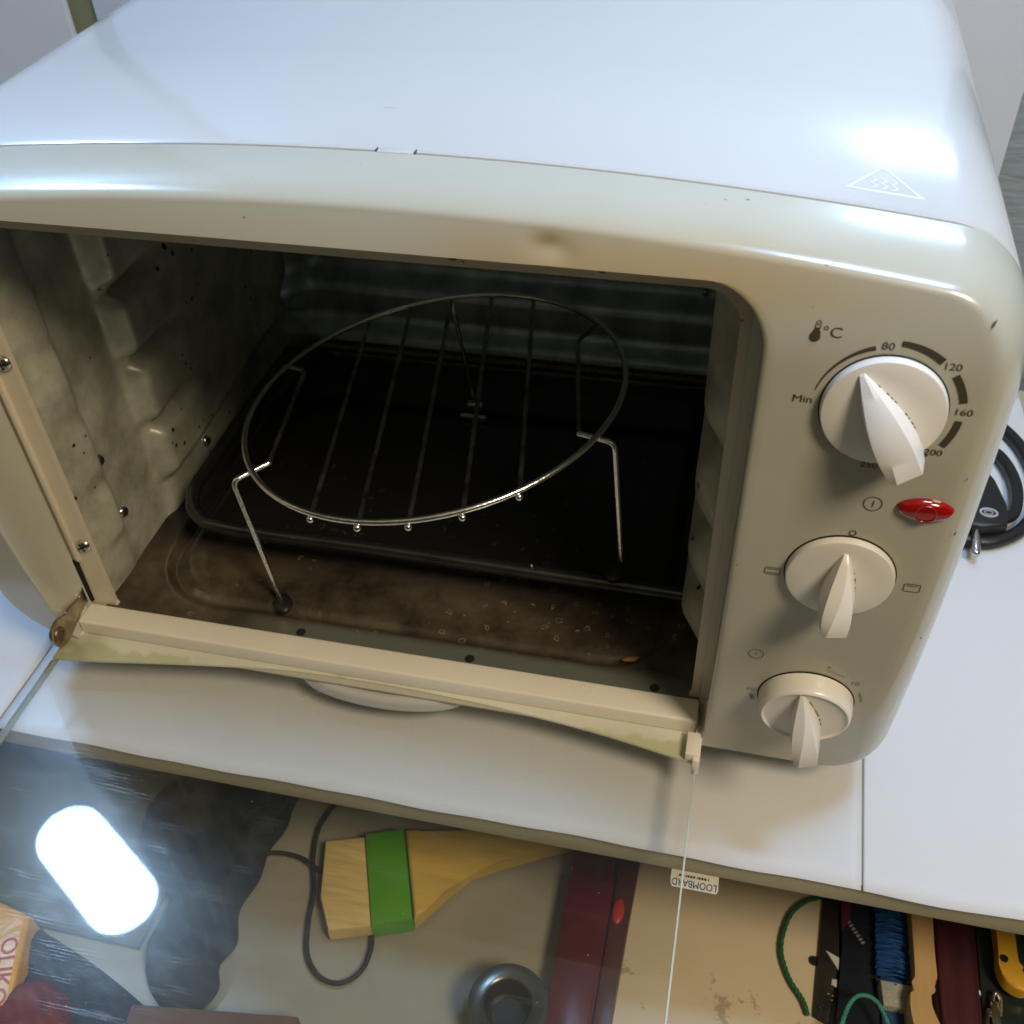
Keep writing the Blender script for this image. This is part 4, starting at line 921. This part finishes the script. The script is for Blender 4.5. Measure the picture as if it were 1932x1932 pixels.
box('cardboard_box', (0.030, -0.160, Z + 0.001), (0.112, -0.1150, Z + 0.018), mat('brown_card', (0.13, 0.065, 0.035), 0.7, var=0.12, vscale=40), None, 0.001, rot=Matrix.Rotation(R(8), 3, 'Z')); tag(bpy.data.objects['cardboard_box'], 'brown cardboard box at the bottom edge below the black glove', 'box')

cup = empty('steel_cup', (0.205, -0.084, Z), 'small open steel cup with a dark inside, beside the red bar', 'cup')
def lathe(name, prof, c, m, parent, N_=48, tilt=None):
    bm = bmesh.new(); rows = []
    for r, h in prof: rows.append([bm.verts.new((r * math.cos(2 * math.pi * k / N_), r * math.sin(2 * math.pi * k / N_), h)) for k in range(N_)])
    for a, b in zip(rows[:-1], rows[1:]):
        for k in range(N_): bm.faces.new((a[k], a[(k + 1) % N_], b[(k + 1) % N_], b[k]))
    T = Matrix.Translation(c)
    if tilt: T = T @ tilt
    bm.transform(T); return from_bm(name, bm, m, parent, 50)
lathe('cup_wall', [(0.0145, 0.0), (0.0175, 0.004), (0.0185, 0.024), (0.0180, 0.0256), (0.0168, 0.0256), (0.0160, 0.024), (0.0150, 0.006), (0.0110, 0.003), (0.0, 0.003)], (0.205, -0.086, Z + 0.0004), mat('dull_steel', (0.36, 0.37, 0.34), 0.2, metal=1.0, var=0.3, vscale=80), cup)
lathe('cup_core', [(0.0, 0.0100), (0.0085, 0.0100), (0.0105, 0.0075), (0.0108, 0.0035)], (0.205, -0.086, Z + 0.0004), M_black, cup)
lathe('cup_rim', [(0.0112, 0.0255), (0.0125, 0.0265), (0.0185, 0.0262), (0.0190, 0.0250), (0.0120, 0.0245), (0.0112, 0.0255)], (0.205, -0.086, Z + 0.0004), mat('dark_steel', (0.10, 0.11, 0.10), 0.25, metal=0.8), cup)

rb = prism('red_bar', [(0.2190, 0.03), (0.2400, 0.03), (0.2440, -0.015), (0.2440, -0.13), (0.2225, -0.13), (0.2210, -0.02)], Z + 0.001, Z + 0.016, mat('dark_red_plastic', (0.085, 0.004, 0.008), 0.25, coat=0.4, var=0.25, vscale=16), None, 0.003, 3)
tag(rb, 'long dark red bar lying front to back beside the steel cup', 'bar')
mb = prism('maroon_strip', [(0.2445, 0.03), (0.2560, 0.03), (0.2515, -0.13), (0.2445, -0.13)], Z + 0.001, Z + 0.010, mat('maroon_plastic', (0.07, 0.022, 0.018), 0.3, coat=0.3, var=0.3, vscale=24), None, 0.001)
tag(mb, 'narrow brown-maroon strip between the red bar and the stained cream board', 'strip')
bm = bmesh.new(); bmesh.ops.create_uvsphere(bm, u_segments=16, v_segments=10, radius=0.0045, matrix=Matrix.Translation((0.2480, -0.0230, Z + 0.0100)) @ Matrix.Diagonal((0.7, 1.6, 0.35, 1)))
from_bm('red_spot', bm, mat('bright_red', (0.40, 0.03, 0.02), 0.4), mb)

def board_mat():
    m = mat('stained_cream_board', (0.62, 0.52, 0.36), 0.5, var=0.05, vscale=16)
    nt = m.node_tree; N = nt.nodes; L = nt.links; b = N['Principled BSDF']; old = b.inputs['Base Color'].links[0].from_socket
    tc = N.new('ShaderNodeTexCoord'); nz = N.new('ShaderNodeTexNoise'); nz.inputs['Scale'].default_value = 48; nz.inputs['Detail'].default_value = 8; nz.inputs['Roughness'].default_value = 0.7; L.new(tc.outputs['Object'], nz.inputs['Vector'])
    sx = N.new('ShaderNodeSeparateXYZ'); L.new(tc.outputs['Object'], sx.inputs[0])
    g = N.new('ShaderNodeMapRange'); g.inputs[1].default_value = -0.018; g.inputs[2].default_value = -0.045; g.inputs[3].default_value = -0.20; g.inputs[4].default_value = 0.0; L.new(sx.outputs['Y'], g.inputs[0])
    ad = N.new('ShaderNodeMath'); ad.operation = 'ADD'; L.new(nz.outputs['Fac'], ad.inputs[0]); L.new(g.outputs[0], ad.inputs[1])
    rp = N.new('ShaderNodeValToRGB'); rp.color_ramp.elements[0].position = 0.575; rp.color_ramp.elements[1].position = 0.60; L.new(ad.outputs[0], rp.inputs[0])
    mf = N.new('ShaderNodeMath'); mf.operation = 'MULTIPLY'; mf.inputs[1].default_value = 0.6; L.new(rp.outputs[0], mf.inputs[0])
    mx = N.new('ShaderNodeMix'); mx.data_type = 'RGBA'; L.new(mf.outputs[0], mx.inputs['Factor']); L.new(old, mx.inputs['A']); mx.inputs['B'].default_value = (0.26, 0.21, 0.12, 1)
    L.new(mx.outputs['Result'], b.inputs['Base Color']); return m
cb = prism('cream_board', [(0.2565, 0.08), (0.3560, 0.08), (0.3490, -0.13), (0.2520, -0.13)], Z + 0.0005, Z + 0.005, board_mat(), None, 0.0005)
tag(cb, 'cream board with brown glue stains under the right of the desk edge', 'board')
def rope(name, pts, r, m, label):
    P = catmull(pts, 24); bm = bmesh.new()
    for ph in (0, 1, 2):
        Q = []
        for i, p_ in enumerate(P):
            t = (P[min(i + 1, len(P) - 1)] - P[max(i - 1, 0)]).normalized(); nn = t.cross(Vector((0, 0, 1))).normalized(); bn = t.cross(nn); a = i * 0.42 + ph * 2.094
            Q.append(p_ + (nn * math.cos(a) + bn * math.sin(a)) * r * 0.5)
        add_tube(bm, Q, r * 0.6, 6)
    return tag(from_bm(name, bm, m, None, 60), label, 'cord')
M_green = mat('green_rope', (0.01, 0.12, 0.045), 0.6, var=0.3, vscale=300)
rope('green_cord', [(0.362, 0.030, -0.123), (0.352, 0.0100, -0.122), (0.3410, 0.0025, -0.1215), (0.3335, -0.0070, -0.122), (0.3300, -0.0240, -0.122), (0.3340, -0.0380, -0.122), (0.3410, -0.0480, -0.122), (0.3435, -0.0540, -0.123)], 0.0011, M_green, 'twisted green cord ending on the cream board')
rope('green_cord', [(0.353, -0.080, -0.112), (0.3560, -0.0640, -0.108), (0.3600, -0.0520, -0.106), (0.3650, -0.0475, -0.105), (0.3710, -0.0485, -0.105), (0.3755, -0.0545, -0.106), (0.3810, -0.068, -0.108)], 0.0010, mat('pale_green_rope', (0.05, 0.30, 0.24), 0.6, var=0.3, vscale=300), 'arched pale green cord over the dark packet at the bottom edge')
cardp = empty('metal_plate', (0.352, -0.03, -0.12), 'narrow dark metal plate with white cut-outs on the cream board edge', 'plate')
prism('plate_body', [(0.3505, 0.012), (0.3585, 0.012), (0.3580, -0.0230), (0.3530, -0.0565), (0.3462, -0.0540)], -0.1245, -0.1225, mat('gunmetal', (0.06, 0.055, 0.05), 0.35, metal=0.6, var=0.3, vscale=90), cardp, 0.0003)
M_white2 = mat('plate_white', (0.55, 0.55, 0.50), 0.5)
prism('plate_window', [(0.3515, -0.0210), (0.3580, -0.0235), (0.3577, -0.0300)], -0.1224, -0.1218, M_white2, cardp)
prism('plate_window', [(0.3545, -0.0345), (0.3570, -0.0345), (0.3568, -0.0385), (0.3542, -0.0375)], -0.1224, -0.1218, M_white2, cardp, 0.0003)
for x_, y_ in ((0.3525, -0.0425), (0.3545, -0.0430), (0.3540, -0.0452)): box('plate_dot', (x_, y_, -0.1224), (x_ + 0.0009, y_ + 0.0004, -0.1220), M_white2, cardp)
tube('plate_ring', [(0.3500 + 0.0016 * math.cos(k / 14 * 4.6 - 0.4), -0.0500 + 0.0014 * math.sin(k / 14 * 4.6 - 0.4), -0.1220) for k in range(15)], 0.0003, M_steel, cardp, 6)
bm = bmesh.new(); bmesh.ops.create_cone(bm, cap_ends=True, radius1=0.0024, radius2=0.0024, depth=0.0008, segments=24, matrix=Matrix.Translation((0.3462, -0.0262, -0.1246)))
tag(from_bm('black_disc', bm, M_black), 'small round black spot disc on the cream board beside the metal plate', 'disc')

bp_ = empty('dark_packet', (0.366, -0.02, Z), 'black-navy packet with a tiny row of pale print right of the cream board', 'packet')
bm = bmesh.new(); add_prism(bm, [(0.3570, 0.05), (0.3735, 0.05), (0.3740, -0.019), (0.3800, -0.044), (0.3800, -0.10), (0.352, -0.10), (0.3562, -0.055), (0.3590, -0.020)], Z + 0.0005, Z + 0.0100, 0.002, 2); from_bm('packet_body', bm, mat('navy_film', (0.010, 0.014, 0.026), 0.30, coat=0.3, var=0.4, vscale=30), bp_)
prism('packet_patch', [(0.3586, 0.030), (0.3660, 0.030), (0.3628, -0.004), (0.3588, -0.010)], Z + 0.0101, Z + 0.0106, mat('plum', (0.09, 0.010, 0.035), 0.4), bp_)
def dkt(a, b):
    d1 = Vector((0.0100, -0.0140)).normalized(); d2 = Vector((-d1.y, d1.x)); q = Vector((0.3655, -0.0095)) + d1 * a + d2 * b; return (q.x, q.y, Z + 0.0103)
vs = []; fs = []
for i in range(7):
    a0 = -0.0060 + 0.0019 * i
    vs += [dkt(a0, -0.0010), dkt(a0 + 0.0011, -0.0010), dkt(a0 + 0.0011, 0.0010), dkt(a0, 0.0010)]; fs.append(tuple(range(4 * i, 4 * i + 4)))
mesh('packet_print', vs, fs, mat('grey_letter', (0.22, 0.22, 0.22), 0.5), bp_, 0)

bb = empty('blue_brush', (0.381, -0.03, Z), 'blue bristle brush with a pale wooden handle', 'brush')
M_blue = mat('blue_bristle', (0.012, 0.085, 0.30), 0.45, var=0.35, vscale=60, stretch=(1, 12, 1), bump=0.8, bscale=150)
rows_ = []
bm = bmesh.new(); rnd = random.Random(4)
for i in range(150):       # bristles lie across, packed side by side
    y = 0.035 - 0.0705 * i / 150 ; l = rnd.uniform(-0.0006, 0.0004)
    if -0.0475 < y - 0.0 < -0.0375: continue
    zz = Z + 0.012 + rnd.uniform(0, 0.004)
    add_tube(bm, [(0.3745 + l, y + rnd.uniform(-0.001, 0.001), zz), (0.3820, y + rnd.uniform(-0.0006, 0.0006), zz + 0.003), (0.3895, y, zz + 0.001)], 0.00042, 5)
o = from_bm('bristles', bm, M_blue, bb, 60); o['kind'] = 'stuff'
prism('brush_block', [(0.3752, 0.05), (0.3892, 0.05), (0.3890, -0.09), (0.3770, -0.09)], Z + 0.001, Z + 0.0125, mat('blue_block', (0.010, 0.05, 0.16), 0.5, var=0.2, vscale=60), bb, 0.001)
prism('ferrule', [(0.3752, -0.0345), (0.3893, -0.0345), (0.3892, -0.0465), (0.3764, -0.0465)], Z + 0.009, Z + 0.0175, mat('pale_wool', (0.40, 0.41, 0.36), 0.8, var=0.15, vscale=200, bump=0.8, bscale=600), bb, 0.001)
prism('wooden_handle', [(0.3890, 0.04), (0.3985, 0.04), (0.3990, -0.0180), (0.3992, -0.0330), (0.3965, -0.0395), (0.3965, -0.0470), (0.4010, -0.0580), (0.408, -0.075), (0.395, -0.080), (0.3895, -0.0640), (0.3868, -0.0510), (0.3870, -0.0420), (0.3893, -0.0340), (0.3893, -0.0100)], Z + 0.012, Z + 0.026, mat('pale_wood', (0.58, 0.38, 0.17), 0.45, var=0.1, vscale=26, stretch=(6, 0.6, 1)), bb, 0.0012, 3, sm=4)
mf_ = prism('maroon_folder', [(0.4020, 0.05), (0.4240, 0.05), (0.4220, -0.10), (0.4040, -0.10)], Z + 0.001, Z + 0.012, mat('maroon_cover', (0.060, 0.012, 0.020), 0.45, var=0.3, vscale=40, stretch=(5, 0.5, 1)), None, 0.003, 3)
tag(mf_, 'maroon folder standing right of the pale wooden handle', 'folder')
df = prism('dark_pouch', [(0.4260, 0.05), (0.60, 0.05), (0.60, -0.12), (0.4225, -0.12)], Z + 0.0005, Z + 0.0050, mat('dark_green_pouch', (0.020, 0.032, 0.030), 0.3, coat=0.3, var=0.4, vscale=50), None, 0.002, 2)
tag(df, 'dark green glossy pouch in the bottom right corner', 'pouch')
yt = prism('yellow_tool', [(0.4315, 0.03), (0.4400, 0.03), (0.4395, -0.0080), (0.4415, -0.0180), (0.4450, -0.0240), (0.4400, -0.0265), (0.4335, -0.0235), (0.4305, -0.0160), (0.4310, -0.0060)], Z + 0.010, Z + 0.018, mat('tool_yellow', (0.75, 0.42, 0.03), 0.4, var=0.08), None, 0.0014, 3, sm=4)
tag(yt, 'yellow curved tool handle above the shiny keys, right edge', 'tool')
bm = bmesh.new(); bmesh.ops.create_cone(bm, cap_ends=True, radius1=0.0018, radius2=0.0018, depth=0.0008, segments=20, matrix=Matrix.Translation((0.4330, -0.0125, Z + 0.0184)))
tag(from_bm('dark_button', bm, M_black), 'dark round button on the yellow tool handle', 'button')
ky = empty('metal_clasp', (0.430, -0.04, Z + 0.006), 'shiny chrome clasp on the dark pouch near the bottom right corner', 'clasp')
bm = bmesh.new(); add_box(bm, (0.4272, -0.0452, Z + 0.0060), (0.4312, -0.0300, Z + 0.0105), 0.0012, 3); from_bm('clasp_body', bm, M_chrome, ky)
tube('clasp_arm', catmull([(0.4268, -0.0340, Z + 0.008), (0.4250, -0.0400, Z + 0.009), (0.4255, -0.0460, Z + 0.009), (0.4268, -0.0520, Z + 0.008)], 6), 0.0010, M_chrome, ky, 8)
tube('clasp_arm', catmull([(0.4285, -0.0300, Z + 0.009), (0.4300, -0.0255, Z + 0.009), (0.4322, -0.0285, Z + 0.009), (0.4318, -0.0360, Z + 0.008)], 6), 0.0009, M_chrome, ky, 8)
pb = blob('white_bead', [(0.4212, -0.0262), (0.4228, -0.0262), (0.4234, -0.0285), (0.4220, -0.0300), (0.4208, -0.0285)], Z + 0.008, 0.003, mat('pearl', (0.8, 0.8, 0.78), 0.2), 'tiny white bead left of the chrome clasp', 'bead', 3, 0.0)

# ------------------------------------------------------------ the two lamps over the desk
def capsule_lamp(a, b, r, strength, label):
    A = Vector(a); B = Vector(b); t = (B - A).normalized(); s = t.cross(Vector((0, 0, 1))).normalized()
    lamp = empty('led_lamp', tuple((A + B) / 2), label, 'lamp', 'white lamps above the desk')
    def outline(rr):
        pts = []
        for k in range(17): q = math.pi * k / 16; pts.append(B + t * rr * math.sin(q) + s * rr * math.cos(q))
        for k in range(17): q = math.pi * k / 16; pts.append(A - t * rr * math.sin(q) - s * rr * math.cos(q))
        return pts
    bm = bmesh.new(); rows = []
    for rr, dz in ((r, 0.0), (r * 0.97, -0.006), (r * 0.85, -0.012), (r * 0.5, -0.016)):
        rows.append([bm.verts.new(p_ + Vector((0, 0, dz))) for p_ in outline(rr)])
    for x, y in zip(rows[:-1], rows[1:]):
        k = len(x)
        for i in range(k): bm.faces.new((x[i], x[(i + 1) % k], y[(i + 1) % k], y[i]))
    bm.faces.new(rows[-1])
    m = bpy.data.materials.new('lamp_diffuser'); m.use_nodes = True; N = m.node_tree.nodes; N.remove(N['Principled BSDF']); e = N.new('ShaderNodeEmission')
    e.inputs[0].default_value = (0.35, 0.60, 1.0, 1); e.inputs[1].default_value = strength; m.node_tree.links.new(e.outputs[0], N['Material Output'].inputs[0])
    from_bm('diffuser', bm, m, lamp, 50)
    bm = bmesh.new(); o1 = outline(r * 1.06); lo = [bm.verts.new(p_ + Vector((0, 0, 0.001))) for p_ in o1]; hi = [bm.verts.new(p_ + Vector((0, 0, 0.030))) for p_ in o1]
    k = len(o1)
    for i in range(k): bm.faces.new((lo[i], lo[(i + 1) % k], hi[(i + 1) % k], hi[i]))
    bm.faces.new(hi); bm.faces.new(list(reversed(lo)))
    from_bm('lamp_housing', bm, mat('lamp_white', (0.8, 0.8, 0.8), 0.4), lamp, 30)
capsule_lamp((-0.4180, 0.2230, 0.75), (-0.3200, 0.1640, 0.75), 0.039, LAMP_A, 'capsule shaped white lamp left above the desk, mirrored in the door glass')
capsule_lamp((0.395, 0.008, 0.80), (0.490, 0.018, 0.80), 0.045, LAMP_B, 'capsule shaped white lamp above the right end of the oven')

# small bare lamp low on the wall to the right: it glints on the oven's right top corner
lb = empty('small_wall_lamp', (0.405, 0.290, 0.365), 'small white tube lamp low on the wall above the right rear corner', 'lamp')
bm = bmesh.new(); add_tube(bm, [(0.350 + 0.008 * k, 0.276, 0.405) for k in range(12)], lambda t: 0.0150 * math.sqrt(max(0.12, 1 - (2 * t - 1) ** 4)), 18)
me_ = bpy.data.materials.new('bulb_glow'); me_.use_nodes = True; N_l = me_.node_tree.nodes; N_l.remove(N_l['Principled BSDF']); e_ = N_l.new('ShaderNodeEmission')
e_.inputs[0].default_value = (0.62, 0.80, 1.0, 1); e_.inputs[1].default_value = 20.0; me_.node_tree.links.new(e_.outputs[0], N_l['Material Output'].inputs[0])
from_bm('bulb', bm, me_, lb, 60)
tube('socket', [(0.394, 0.286, 0.405), (0.394, 0.303, 0.405)], 0.010, mat('lamp_white', (0.8, 0.8, 0.8), 0.4), lb, 20)
